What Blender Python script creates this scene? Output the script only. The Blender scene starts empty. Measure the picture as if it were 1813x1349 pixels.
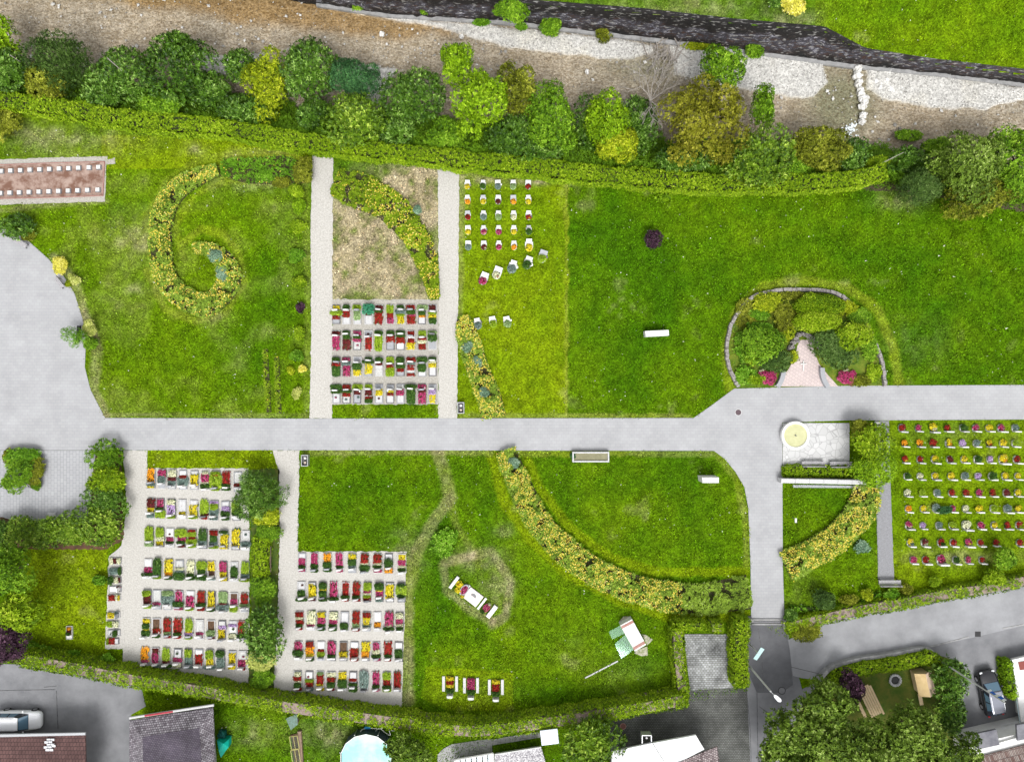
import bpy, math, random
import numpy as np
from math import radians as R, pi
# ------------------------------------------------------------------ camera, world, sun, exposure
sc = bpy.context.scene
H = 65.0; PPM = 18.5; CX, CY = 906.5, 674.5
cam_d = bpy.data.cameras.new('camera'); cam = bpy.data.objects.new('camera', cam_d)
sc.collection.objects.link(cam); sc.camera = cam
cam.location = (0, 0, H); cam.rotation_euler = (0, 0, 0)
cam_d.sensor_width = 36; cam_d.lens = 36*H/(1813/PPM)
cam_d.clip_start = 0.5; cam_d.clip_end = 3000
sc.render.resolution_x = 1024; sc.render.resolution_y = 761
world = bpy.data.worlds.new('World'); sc.world = world; world.use_nodes = True
wn = world.node_tree.nodes; wl = world.node_tree.links; wn.clear()
sky = wn.new('ShaderNodeTexSky'); sky.sky_type = 'NISHITA'; sky.sun_disc = False
sky.sun_elevation = R(58); sky.sun_rotation = R(172); sky.dust_density = 4; sky.air_density = 1.2
hsv = wn.new('ShaderNodeHueSaturation'); hsv.inputs['Saturation'].default_value = 0.05
bg = wn.new('ShaderNodeBackground'); bg.inputs['Strength'].default_value = 0.15
wo = wn.new('ShaderNodeOutputWorld')
wl.new(sky.outputs[0], hsv.inputs['Color']); wl.new(hsv.outputs[0], bg.inputs['Color']); wl.new(bg.outputs[0], wo.inputs['Surface'])
sun_d = bpy.data.lights.new('sun', 'SUN'); sun = bpy.data.objects.new('sun', sun_d); sc.collection.objects.link(sun)
sun_d.energy = 1.25; sun_d.angle = R(22); sun_d.color = (1.0, 0.97, 0.93)
sun.rotation_euler = (R(32), 0, R(8))          # light comes from the lower edge of the picture
sc.view_settings.view_transform = 'Standard'; sc.view_settings.look = 'None'
sc.view_settings.gamma = 1; sc.view_settings.exposure = 0.62
sc.cycles.max_bounces = 5; sc.cycles.diffuse_bounces = 3; sc.cycles.glossy_bounces = 2
sc.cycles.transparent_max_bounces = 6; sc.cycles.caustics_reflective = False

rng = np.random.default_rng(7); random.seed(7)
C = sc.collection
# ------------------------------------------------------------------ helpers
def P(px, py, z=0.0):
    k = (H-z)/H/PPM
    return np.array([(px-CX)*k, (CY-py)*k, z])
def PX(x, y, z=0.0):
    k = PPM*H/(H-z)
    return CX+x*k, CY-y*k
def vnoise(x, y, s, seed=0):
    g = np.random.default_rng(seed).random((257, 257))
    u = (x/s+1000.37*(seed+1)) % 256; v = (y/s+517.91*(seed+1)) % 256
    i = np.floor(u).astype(int); j = np.floor(v).astype(int); fu = u-i; fv = v-j
    fu = fu*fu*(3-2*fu); fv = fv*fv*(3-2*fv)
    return (g[i,j]*(1-fu)+g[i+1,j]*fu)*(1-fv)+(g[i,j+1]*(1-fu)+g[i+1,j+1]*fu)*fv
def fbm(x, y, s, seed=0, o=4):
    t = 0; a = 1; n = 0
    for k in range(o):
        t = t+a*vnoise(x, y, s/2**k, seed*11+k); n += a; a *= .55
    return t/n
def sstep(a, b, x):
    t = np.clip((x-a)/(b-a), 0, 1); return t*t*(3-2*t)
def inpoly(x, y, poly):
    x = np.asarray(x, float); y = np.asarray(y, float); r = np.zeros(x.shape, bool); n = len(poly)
    for i in range(n):
        x0, y0 = poly[i]; x1, y1 = poly[(i+1) % n]
        if y0 == y1: continue
        c = ((y0 > y) != (y1 > y)) & (x < (x1-x0)*(y-y0)/(y1-y0)+x0)
        r ^= c
    return r
def dpoly(x, y, line, closed=False):
    d = np.full(np.shape(x), 1e9)
    n = len(line)
    for i in range(n if closed else n-1):
        x0, y0 = line[i]; x1, y1 = line[(i+1) % n]
        dx, dy = x1-x0, y1-y0; L = dx*dx+dy*dy+1e-9
        t = np.clip(((x-x0)*dx+(y-y0)*dy)/L, 0, 1)
        d = np.minimum(d, np.hypot(x-x0-t*dx, y-y0-t*dy))
    return d
def smooth_line(pts, n=8, closed=False):
    out = []; m = len(pts)
    for i in range(m if closed else m-1):
        if closed: p0, p1, p2, p3 = [np.array(pts[(i+k) % m], float) for k in (-1,0,1,2)]
        else: p0, p1, p2, p3 = [np.array(pts[min(max(i+k,0),m-1)], float) for k in (-1,0,1,2)]
        for k in range(n):
            t = k/n
            out.append(tuple(.5*((2*p1)+(-p0+p2)*t+(2*p0-5*p1+4*p2-p3)*t*t+(-p0+3*p1-3*p2+p3)*t**3)))
    if not closed: out.append(tuple(pts[-1]))
    return out
# ---- materials
def nmat(name): 
    m = bpy.data.materials.new(name); m.use_nodes = True
    nt = m.node_tree; b = nt.nodes['Principled BSDF']; return m, nt, b
def inp(b, k, v): 
    if k in b.inputs: b.inputs[k].default_value = v
def mat(name, c, c2=None, scale=3.0, rough=.8, bump=0.0, bscale=None, metal=0, spec=.3, detail=4, lo=.35, hi=.65):
    m, nt, b = nmat(name); inp(b,'Roughness',rough); inp(b,'Metallic',metal); inp(b,'Specular IOR Level',spec)
    c = (*c,1)
    if c2 is None and not bump: b.inputs['Base Color'].default_value = c; return m
    tc = nt.nodes.new('ShaderNodeTexCoord')
    if c2 is not None:
        n = nt.nodes.new('ShaderNodeTexNoise'); n.inputs['Scale'].default_value = scale; n.inputs['Detail'].default_value = detail
        n.inputs['Roughness'].default_value = .65
        r = nt.nodes.new('ShaderNodeValToRGB'); r.color_ramp.elements[0].position = lo; r.color_ramp.elements[1].position = hi
        r.color_ramp.elements[0].color = c; r.color_ramp.elements[1].color = (*c2,1)
        nt.links.new(tc.outputs['Object'], n.inputs['Vector']); nt.links.new(n.outputs['Fac'], r.inputs[0]); nt.links.new(r.outputs[0], b.inputs['Base Color'])
    else: b.inputs['Base Color'].default_value = c
    if bump:
        n = nt.nodes.new('ShaderNodeTexNoise'); n.inputs['Scale'].default_value = bscale or scale*4; n.inputs['Detail'].default_value = 3
        bp = nt.nodes.new('ShaderNodeBump'); bp.inputs['Strength'].default_value = bump; bp.inputs['Distance'].default_value = .05
        nt.links.new(tc.outputs['Object'], n.inputs['Vector']); nt.links.new(n.outputs['Fac'], bp.inputs['Height']); nt.links.new(bp.outputs[0], b.inputs['Normal'])
    return m
def leafmat(name, c1, c2, c3=None, rough=.6, spec=.12):
    spec = min(spec, .2)
    m, nt, b = nmat(name); inp(b,'Roughness',rough); inp(b,'Specular IOR Level',spec)
    a = nt.nodes.new('ShaderNodeAttribute'); a.attribute_name = 'tint'
    r = nt.nodes.new('ShaderNodeValToRGB'); e = r.color_ramp.elements
    e[0].color = (*c1,1); e[1].color = (*c2,1)
    if c3: e[1].position = .7; x = e.new(1.0); x.color = (*c3,1)
    nt.links.new(a.outputs['Fac'], r.inputs[0]); nt.links.new(r.outputs[0], b.inputs['Base Color'])
    return m
def colmat(name, rough=.85, nscale=9.0, amt=.5, bump=.5, bscale=12, spec=.2):
    """ground colour from the mesh's own colour layer, broken up by fine noise"""
    m, nt, b = nmat(name); inp(b,'Roughness',rough); inp(b,'Specular IOR Level',spec)
    a = nt.nodes.new('ShaderNodeAttribute'); a.attribute_name = 'col'
    tc = nt.nodes.new('ShaderNodeTexCoord'); n = nt.nodes.new('ShaderNodeTexNoise'); n.inputs['Scale'].default_value = nscale
    n.inputs['Detail'].default_value = 5; n.inputs['Roughness'].default_value = .7
    mr = nt.nodes.new('ShaderNodeMapRange'); mr.inputs['From Min'].default_value = .3; mr.inputs['From Max'].default_value = .7
    mr.inputs['To Min'].default_value = 1-amt; mr.inputs['To Max'].default_value = 1+amt
    vm = nt.nodes.new('ShaderNodeVectorMath'); vm.operation = 'SCALE'
    nt.links.new(tc.outputs['Object'], n.inputs['Vector']); nt.links.new(n.outputs['Fac'], mr.inputs['Value'])
    nt.links.new(a.outputs['Color'], vm.inputs[0]); nt.links.new(mr.outputs[0], vm.inputs['Scale']); nt.links.new(vm.outputs[0], b.inputs['Base Color'])
    n2 = nt.nodes.new('ShaderNodeTexNoise'); n2.inputs['Scale'].default_value = bscale; n2.inputs['Detail'].default_value = 4
    bp = nt.nodes.new('ShaderNodeBump'); bp.inputs['Strength'].default_value = bump; bp.inputs['Distance'].default_value = .06
    nt.links.new(tc.outputs['Object'], n2.inputs['Vector']); nt.links.new(n2.outputs['Fac'], bp.inputs['Height']); nt.links.new(bp.outputs[0], b.inputs['Normal'])
    return m
def crackmat(name, c1, c2, mortar, size, ms=.05, rough=.7):
    m, nt, b = nmat(name); inp(b,'Roughness',rough); inp(b,'Specular IOR Level',.2); L = nt.links.new
    tc = nt.nodes.new('ShaderNodeTexCoord'); v = nt.nodes.new('ShaderNodeTexVoronoi'); v.feature = 'DISTANCE_TO_EDGE'; v.inputs['Scale'].default_value = 1/size; v2 = nt.nodes.new('ShaderNodeTexVoronoi'); v2.inputs['Scale'].default_value = 1/size
    lt = nt.nodes.new('ShaderNodeMath'); lt.operation = 'LESS_THAN'; lt.inputs[1].default_value = ms; r = nt.nodes.new('ShaderNodeValToRGB'); r.color_ramp.elements[0].color = (*c1,1); r.color_ramp.elements[1].color = (*c2,1)
    mx = nt.nodes.new('ShaderNodeMix'); mx.data_type = 'RGBA'; mx.inputs['B'].default_value = (*mortar,1)
    L(tc.outputs['Object'], v.inputs['Vector']); L(tc.outputs['Object'], v2.inputs['Vector']); L(v.outputs['Distance'], lt.inputs[0]); L(v2.outputs['Color'], r.inputs[0]); L(r.outputs[0], mx.inputs['A']); L(lt.outputs[0], mx.inputs['Factor']); L(mx.outputs['Result'], b.inputs['Base Color'])
    return m
def brickmat(name, c1, c2, mortar, bw, bh, ms=.02, rough=.8, rot=0.0, var=.3, spec=.25, bump=.3, offset=.5):
    m, nt, b = nmat(name); inp(b,'Roughness',rough); inp(b,'Specular IOR Level',spec)
    tc = nt.nodes.new('ShaderNodeTexCoord'); mp = nt.nodes.new('ShaderNodeMapping'); mp.inputs['Rotation'].default_value = (0,0,rot)
    br = nt.nodes.new('ShaderNodeTexBrick'); br.inputs['Scale'].default_value = 1; br.inputs['Brick Width'].default_value = bw; br.inputs['Row Height'].default_value = bh
    br.inputs['Mortar Size'].default_value = ms; br.inputs['Color1'].default_value = (*c1,1); br.inputs['Color2'].default_value = (*c2,1); br.inputs['Mortar'].default_value = (*mortar,1)
    br.offset = offset
    n = nt.nodes.new('ShaderNodeTexNoise'); n.inputs['Scale'].default_value = .45; n.inputs['Detail'].default_value = 6; n.inputs['Roughness'].default_value = .65
    mr = nt.nodes.new('ShaderNodeMapRange'); mr.inputs['From Min'].default_value = .3; mr.inputs['From Max'].default_value = .7
    mr.inputs['To Min'].default_value = 1-var; mr.inputs['To Max'].default_value = 1+var*.6
    vm = nt.nodes.new('ShaderNodeVectorMath'); vm.operation = 'SCALE'
    L = nt.links.new
    L(tc.outputs['Object'], mp.inputs[0]); L(mp.outputs[0], br.inputs['Vector']); L(tc.outputs['Object'], n.inputs['Vector']); L(n.outputs['Fac'], mr.inputs['Value'])
    L(br.outputs['Color'], vm.inputs[0]); L(mr.outputs[0], vm.inputs['Scale']); L(vm.outputs[0], b.inputs['Base Color'])
    if bump:
        bp = nt.nodes.new('ShaderNodeBump'); bp.inputs['Strength'].default_value = bump; bp.inputs['Distance'].default_value = .02; bp.invert = True
        L(br.outputs['Fac'], bp.inputs['Height']); L(bp.outputs[0], b.inputs['Normal'])
    return m
# ---- mesh builder
ORG = {}
class MB:
    def __init__(s): s.v = []; s.f = []; s.m = []
    def add(s, vs, fs, mi=0):
        n = len(s.v); s.v += [tuple(map(float, p)) for p in vs]; s.f += [tuple(n+i for i in f) for f in fs]; s.m += [mi]*len(fs); return s
    def box(s, c, size, rz=0, mi=0, tilt=None, top=1.0):
        hx, hy, hz = size[0]/2, size[1]/2, size[2]/2; vs = []
        for dz in (-1, 1):
            k = top if dz > 0 else 1
            for dx, dy in ((-1,-1),(1,-1),(1,1),(-1,1)):
                x, y = dx*hx*k, dy*hy*k; vs.append((c[0]+x*math.cos(rz)-y*math.sin(rz), c[1]+x*math.sin(rz)+y*math.cos(rz), c[2]+dz*hz))
        return s.add(vs, [(3,2,1,0),(4,5,6,7),(0,1,5,4),(1,2,6,5),(2,3,7,6),(3,0,4,7)], mi)
    def rbox(s, c, size, rz=0, mi=0, b=.03):
        """box with a bevelled top edge"""
        hx, hy, hz = size[0]/2, size[1]/2, size[2]/2; vs = []
        for (kx, ky, z) in ((hx,hy,-hz),(hx,hy,hz-b),(hx-b,hy-b,hz)):
            for dx, dy in ((-1,-1),(1,-1),(1,1),(-1,1)):
                x, y = dx*kx, dy*ky; vs.append((c[0]+x*math.cos(rz)-y*math.sin(rz), c[1]+x*math.sin(rz)+y*math.cos(rz), c[2]+z))
        fs = [(3,2,1,0),(8,9,10,11)]
        for l in (0,4):
            for i in range(4): j = (i+1) % 4; fs.append((l+i,l+j,l+4+j,l+4+i))
        return s.add(vs, fs, mi)
    def prism(s, poly, z0, z1, mi=0, poly2=None):
        a = sum(poly[i][0]*poly[(i+1)%len(poly)][1]-poly[(i+1)%len(poly)][0]*poly[i][1] for i in range(len(poly)))
        p2 = poly2 or poly
        if a < 0: poly = poly[::-1]; p2 = p2[::-1]
        n = len(poly); vs = [(x,y,z0) for x,y in poly]+[(x,y,z1) for x,y in p2]
        return s.add(vs, [tuple(range(n))[::-1], tuple(range(n,2*n))]+[(i,(i+1)%n,n+(i+1)%n,n+i) for i in range(n)], mi)
    def tube(s, pts, rad, n=6, mi=0, cap=True):
        pts = [np.array(p, float) for p in pts]; m = len(pts); rad = [rad]*m if np.isscalar(rad) else rad; vs = []
        for i, p in enumerate(pts):
            t = pts[min(i+1,m-1)]-pts[max(i-1,0)]; t = t/(np.linalg.norm(t)+1e-9)
            u = np.cross(t, (0,0,1) if abs(t[2]) < .9 else (1,0,0)); u = u/np.linalg.norm(u); w = np.cross(t, u)
            for k in range(n): a = 2*pi*k/n; vs.append(p+rad[i]*(math.cos(a)*u+math.sin(a)*w))
        fs = [(i*n+k, i*n+(k+1)%n, (i+1)*n+(k+1)%n, (i+1)*n+k) for i in range(m-1) for k in range(n)]
        if cap: fs += [tuple(range(n))[::-1], tuple((m-1)*n+k for k in range(n))]
        return s.add(vs, fs, mi)
    def lathe(s, c, prof, n=24, mi=0, sx=1, sy=1):
        vs = [(c[0]+r*sx*math.cos(2*pi*k/n), c[1]+r*sy*math.sin(2*pi*k/n), c[2]+z) for r, z in prof for k in range(n)]
        fs = [(i*n+k, i*n+(k+1)%n, (i+1)*n+(k+1)%n, (i+1)*n+k) for i in range(len(prof)-1) for k in range(n)]
        fs.append(tuple((len(prof)-1)*n+k for k in range(n)))
        return s.add(vs, fs, mi)
    def blob(s, c, r, seed=0, n=7, mi=0, jit=.25):
        g = np.random.default_rng(seed); vs = []; fs = []
        for i in range(1, n):
            th = pi*i/n
            for k in range(2*n):
                ph = pi*k/n; q = 1+jit*(g.random()-.5)*2
                vs.append((c[0]+r[0]*q*math.sin(th)*math.cos(ph), c[1]+r[1]*q*math.sin(th)*math.sin(ph), c[2]+r[2]*q*math.cos(th)))
        m = 2*n
        for i in range(n-2):
            for k in range(m): fs.append((i*m+k, (i+1)*m+k, (i+1)*m+(k+1)%m, i*m+(k+1)%m))
        fs += [tuple(range(m)), tuple((n-2)*m+k for k in range(m))[::-1]]
        return s.add(vs, fs, mi)
    def build(s, name, mats, parent=None, origin=None, smooth=False):
        v = np.array(s.v, float)
        if parent is not None: origin = ORG[parent.name]
        elif origin is None:
            lo = v.min(0); hi = v.max(0); origin = np.array([(lo[0]+hi[0])/2, (lo[1]+hi[1])/2, lo[2]])
        me = bpy.data.meshes.new(name); me.from_pydata((v-origin).tolist(), [], s.f)
        if not isinstance(mats, (list, tuple)): mats = [mats]
        for m in mats: me.materials.append(m)
        if len(mats) > 1: me.polygons.foreach_set('material_index', s.m)
        if smooth: me.polygons.foreach_set('use_smooth', [True]*len(s.f))
        me.update()
        o = bpy.data.objects.new(name, me); C.objects.link(o)
        if parent is not None: o.parent = parent
        else: o.location = origin
        ORG[o.name] = np.array(origin, float); return o
def tag(o, label=None, cat=None, group=None, kind=None):
    if label: o['label'] = label
    if cat: o['category'] = cat
    if group: o['group'] = group
    if kind: o['kind'] = kind
    return o
def thing(name, loc, label, cat, group=None, rz=0):
    o = bpy.data.objects.new(name, None); C.objects.link(o); o.location = tuple(map(float, loc)); o.rotation_euler = (0,0,rz)
    o.empty_display_size = .2
    ORG[o.name] = np.array(loc, float); return tag(o, label, cat, group)
def npmesh(name, V, F, mats, tint=None, col=None, mi=None, parent=None, origin=None, smooth=False):
    """V (n,3), F (m,k) arrays -> one mesh object, fast"""
    V = np.asarray(V, float); F = np.asarray(F, np.int64); k = F.shape[1]
    if parent is not None: origin = ORG[parent.name]
    elif origin is None: lo = V.min(0); hi = V.max(0); origin = np.array([(lo[0]+hi[0])/2, (lo[1]+hi[1])/2, lo[2]])
    me = bpy.data.meshes.new(name); me.vertices.add(len(V)); me.vertices.foreach_set('co', (V-origin).astype(np.float32).ravel())
    me.loops.add(F.size); me.loops.foreach_set('vertex_index', F.astype(np.int32).ravel())
    me.polygons.add(len(F)); me.polygons.foreach_set('loop_start', (np.arange(len(F))*k).astype(np.int32))
    if smooth: me.polygons.foreach_set('use_smooth', np.ones(len(F), bool))
    else: me.polygons.foreach_set('use_smooth', np.zeros(len(F), bool))
    for m in (mats if isinstance(mats, (list, tuple)) else [mats]): me.materials.append(m)
    if mi is not None: me.polygons.foreach_set('material_index', np.asarray(mi, np.int32))
    if tint is not None: a = me.attributes.new('tint', 'FLOAT', 'FACE'); a.data.foreach_set('value', np.asarray(tint, np.float32))
    if col is not None:
        a = me.attributes.new('col', 'FLOAT_COLOR', 'POINT'); a.data.foreach_set('color', np.c_[col, np.ones(len(col))].astype(np.float32).ravel())
    me.update(calc_edges=True)
    o = bpy.data.objects.new(name, me); C.objects.link(o)
    if parent is not None: o.parent = parent
    else: o.location = tuple(origin)
    ORG[o.name] = np.array(origin, float); return o
def unit(v): return v/(np.linalg.norm(v, axis=-1, keepdims=True)+1e-9)
def leaf_mesh(pos, nrm, size, aspect=.5, mode='flat', per=1, up=.55, rg=rng):
    """diamond leaves. flat: lying roughly across nrm; star: 'per' leaves radiating round each point"""
    n = len(pos); nrm = unit(nrm)
    if mode == 'star':
        t = unit(np.cross(nrm, unit(rg.normal(size=(n,3))))); b = np.cross(nrm, t)
        k = np.tile(np.arange(per), n); P0 = np.repeat(pos, per, 0); N = np.repeat(nrm, per, 0)
        T = np.repeat(t, per, 0); B = np.repeat(b, per, 0); S = np.repeat(size, per)
        a = (k*2*pi/per+rg.normal(0,.25,n*per))[:,None]
        ul = (up+rg.normal(0,.18,n*per))[:,None]
        d = unit(np.cos(a)*T+np.sin(a)*B+ul*N)
    else:
        P0 = pos; N = unit(nrm+rg.normal(0,.55,(n,3))); S = size
        d = unit(np.cross(N, rg.normal(size=(n,3))))
    s = unit(np.cross(N, d)); S = (S*rg.uniform(.7,1.25,len(S)))[:,None]
    if mode == 'star': o0 = P0
    else: o0 = P0-d*S*.5
    a_ = o0; b_ = o0+d*S*.5+s*S*aspect*.5; c_ = o0+d*S; e_ = o0+d*S*.5-s*S*aspect*.5
    V = np.stack([a_, b_, c_, e_], 1).reshape(-1,3); F = np.arange(len(V)).reshape(-1,4)
    return V, F
def cat(parts):
    V = []; F = []; n = 0
    for v, f in parts: V.append(v); F.append(f+n); n += len(v)
    return np.concatenate(V), np.concatenate(F)
def sheet(name, pxpoly, z, m, jit=0, sm=0, step=None, kind='structure', th=None):
    """flat paved or gravel area from its outline"""
    pts = smooth_line(pxpoly, sm, True) if sm else list(pxpoly)
    if jit:
        out = []; 
        for i in range(len(pts)):
            a = np.array(pts[i]); b = np.array(pts[(i+1)%len(pts)]); L = np.linalg.norm(b-a); k = max(1, int(L/5))
            for q in range(k): out.append(a+(b-a)*q/k+(rng.normal(0, jit, 2) if 0 < q else 0))
        pts = [tuple(p) for p in out]
    w = [tuple(P(x, y, z)[:2]) for x, y in pts]
    mb = MB(); mb.prism(w, z-(th or .05), z); o = mb.build(name, m, origin=np.array([0,0,0.0])); tag(o, kind=kind); return o
# ------------------------------------------------------------------ terrain
BANK = [(-900,150),(0,186),(250,222),(560,264),(900,296),(1200,324),(1570,334),(1813,372),(2700,480)]
bankw = np.array([P(*p)[:2] for p in BANK])
WALLB = [(-900,-160),(500,0),(690,30),(900,42),(1160,73),(1330,95),(1500,118),(1660,134),(1813,152),(2700,270)]       # foot, z=-3
WALLT = [(-900,-190),(500,-26),(640,-14),(860,-6),(935,6),(1140,22),(1300,40),(1460,54),(1532,92),(1660,112),(1813,132),(2700,250)]  # top
WTZ   = [.4,.4,.4,.4,.4,.4,.4,.3,-1.0,-1.1,-1.1,-1.1]
wallb = np.array([P(*p,-3)[:2] for p in WALLB]); wallt = np.array([P(*p,z) for p, z in zip(WALLT, WTZ)])
def gz(x, y):
    d = y-np.interp(x, bankw[:,0], bankw[:,1])
    return -3.0*sstep(.4, 4.6, d)
BAR1 = [(560,6),(640,18),(760,36),(900,50),(1050,66),(1158,80),(1158,98),(1090,108),(1000,97),(900,86),(830,66),(740,46),(650,30)]
BAR2 = [(1180,78),(1350,94),(1456,110),(1464,148),(1440,172),(1400,176),(1340,162),(1250,148),(1196,132)]
BAR3 = [(1532,114),(1660,136),(1900,165),(1900,182),(1813,178),(1740,196),(1650,192),(1560,174),(1534,160)]
BAR4 = [(340,92),(400,100),(470,96),(460,118),(400,135),(360,128)]
BAR5 = [(610,118),(660,116),(700,124),(690,150),(680,190),(640,190)]
def riverz_col(x, y):
    px, py = PX(x, y, -3)
    w = fbm(x, y, 1.6, 3)*22-11
    bar = np.zeros(np.shape(x))
    for B in (BAR1,BAR2,BAR3,BAR4,BAR5):
        i = inpoly(px, py, B); d = dpoly(px, py, B, True)*np.where(i, 1, -1)+w*.45
        bar = np.maximum(bar, sstep(-2.5, 3.5, d))
    return bar
def river_col(x, y, bar):
    px, py = PX(x, y, -3)
    bed = np.array([.50,.425,.33]); och = np.array([.36,.23,.085]); gry = np.array([.42,.385,.33]); wht = np.array([.50,.49,.465]); sil = np.array([.24,.25,.16])
    n = fbm(x, y, 5, 5)[...,None]
    c = bed*(1-n)+gry*n
    # ochre, weedy water along the far wall on the left
    wl_ = np.interp(px, [0,200,480,700,850,1000,2000], [-30,0,42,66,58,-40,-200]); 
    o = (1-sstep(-14, 16, py-wl_+ (fbm(x,y,3,8)-.5)*40))*(px < 1100)
    c = c*(1-.8*o[...,None])+och*.8*o[...,None]
    pg = sstep(.5,.75,fbm(x,y,2.5,13))*sstep(60,95,py)*(px < 700)*.5; c = c*(1-pg[...,None])+wht*.85*pg[...,None]
    # silty green pool below the weir
    s = np.exp(-(((px-1490)/55)**2+((py-185)/55)**2))+.55*np.exp(-(((px-1150)/70)**2+((py-120)/22)**2))
    s = np.clip(s*1.3, 0, .85)[...,None]; c = c*(1-s)+sil*s
    t = fbm(x, y, .7, 9, 3)[...,None]; c = c*(.75+.5*t)
    pale = np.clip((fbm(x,y,2.2,12)-.52)*4, 0, 1)[...,None]*.45*((px > 1540) & (py < 200))[...,None]
    c = c*(1-pale)+wht*.8*pale
    cb = wht*(.75+.45*fbm(x, y, .35, 15, 3)[...,None])
    gr = np.clip((fbm(x,y,3,17)-.55)*5,0,1)[...,None]*.3; cb = cb*(1-gr)+np.array([.5,.46,.36])*gr
    return c*(1-bar[...,None])+cb*bar[...,None]
def grid(x0, x1, y0, y1, s):
    xs = np.arange(x0, x1+s/2, s); ys = np.arange(y0, y1+s/2, s); X, Y = np.meshgrid(xs, ys, indexing='ij'); nx, ny = X.shape
    i = np.arange(nx*ny).reshape(nx, ny); F = np.stack([i[:-1,:-1], i[1:,:-1], i[1:,1:], i[:-1,1:]], -1).reshape(-1,4)
    return X.ravel(), Y.ravel(), F
M_earth = mat('earth', (.10,.075,.04), (.05,.075,.02), 1.2, .95, bump=.4)
M_ground = colmat('ground_grass', nscale=5, amt=.75, bump=.9, bscale=9, spec=.03)
M_river = colmat('river_bed', nscale=4.5, amt=.5, bump=.8, bscale=7, rough=.7)
# coarse terrain reaching far beyond the picture
X, Y, F = grid(-400, 400, -400, 400, 10)
Z = gz(X, Y)-.6; far = Y > np.interp(X, wallt[:,0], wallt[:,1])+4; Z[far] = -1.8; Z[(abs(X) < 90) & (Y > -5) & (Y < 62)] = -6
tag(npmesh('ground', np.c_[X,Y,Z], F, M_earth, origin=np.zeros(3)), kind='structure')
# river bed (with banks), one fine sheet
X, Y, F = grid(-66, 66, 12, 48, .22)
bar = riverz_col(X, Y); Z = gz(X, Y); onbank = sstep(-2.9, -2.4, Z)
Z = Z+bar*.28*(Z < -2.9)+(fbm(X, Y, .6, 2, 3)-.5)*.12*(1-onbank)
col = river_col(X, Y, bar); soil = np.array([.07,.06,.03])*(.6+.8*fbm(X,Y,.8,4)[:,None])
col = col*(1-onbank[:,None])+soil*onbank[:,None]
keep = (Y[F[:,0]] < np.interp(X[F[:,0]], wallb[:,0], wallb[:,1])+1.2) & (Y[F[:,0]] > np.interp(X[F[:,0]], bankw[:,0], bankw[:,1])-.3)
tag(npmesh('river_bed', np.c_[X,Y,Z-.004], F[keep], M_river, col=col, origin=np.array([0,0,-3.]), smooth=True), kind='structure')
# shallow clear water
m, nt, b = nmat('river_water'); nt.nodes.remove(b)
tr = nt.nodes.new('ShaderNodeBsdfTransparent'); tr.inputs[0].default_value = (.93,.90,.84,1); gl = nt.nodes.new('ShaderNodeBsdfGlossy'); gl.inputs['Roughness'].default_value = .12
fr = nt.nodes.new('ShaderNodeFresnel'); fr.inputs['IOR'].default_value = 1.33; mx = nt.nodes.new('ShaderNodeMixShader'); out = nt.nodes['Material Output']
nz = nt.nodes.new('ShaderNodeTexNoise'); nz.inputs['Scale'].default_value = 3.2; nz.inputs['Detail'].default_value = 4; nz.inputs['Distortion'].default_value = 1.5
bp = nt.nodes.new('ShaderNodeBump'); bp.inputs['Strength'].default_value = .55; bp.inputs['Distance'].default_value = .08
tc = nt.nodes.new('ShaderNodeTexCoord'); L = nt.links.new; L(tc.outputs['Object'], nz.inputs['Vector']); L(nz.outputs['Fac'], bp.inputs['Height'])
mpq = nt.nodes.new('ShaderNodeMapping'); mpq.inputs['Scale'].default_value = (.8,2.2,1); mpq.inputs['Rotation'].default_value = (0,0,.08); nq = nt.nodes.new('ShaderNodeTexNoise'); nq.inputs['Scale'].default_value = 2.2; nq.inputs['Detail'].default_value = 5; nq.inputs['Distortion'].default_value = 2.0
rq = nt.nodes.new('ShaderNodeValToRGB'); rq.color_ramp.elements[0].position = .40; rq.color_ramp.elements[0].color = (.72,.68,.60,1); rq.color_ramp.elements[1].position = .56; rq.color_ramp.elements[1].color = (1,.99,.96,1)  # light and dark ripple streaks painted into the water's tint
L(tc.outputs['Object'], mpq.inputs[0]); L(mpq.outputs[0], nq.inputs['Vector']); L(nq.outputs['Fac'], rq.inputs[0]); L(rq.outputs[0], tr.inputs[0])
L(bp.outputs[0], gl.inputs['Normal']); L(bp.outputs[0], fr.inputs['Normal']); L(fr.outputs[0], mx.inputs[0]); L(tr.outputs[0], mx.inputs[1]); L(gl.outputs[0], mx.inputs[2]); L(mx.outputs[0], out.inputs['Surface'])
M_water = m
mb = MB(); xs = np.arange(-66, 66.1, 2)
for i in range(len(xs)-1):
    q = [(x, np.interp(x, a_[:,0], a_[:,1])+o_, -2.88) for x, a_, o_ in ((xs[i], bankw, 3.9), (xs[i+1], bankw, 3.9), (xs[i+1], wallb, .3), (xs[i], wallb, .3))]
    mb.add(q, [(0,1,2,3)])
tag(mb.build('river_water', M_water, origin=np.array([0,0,-2.88])), kind='structure')
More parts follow.
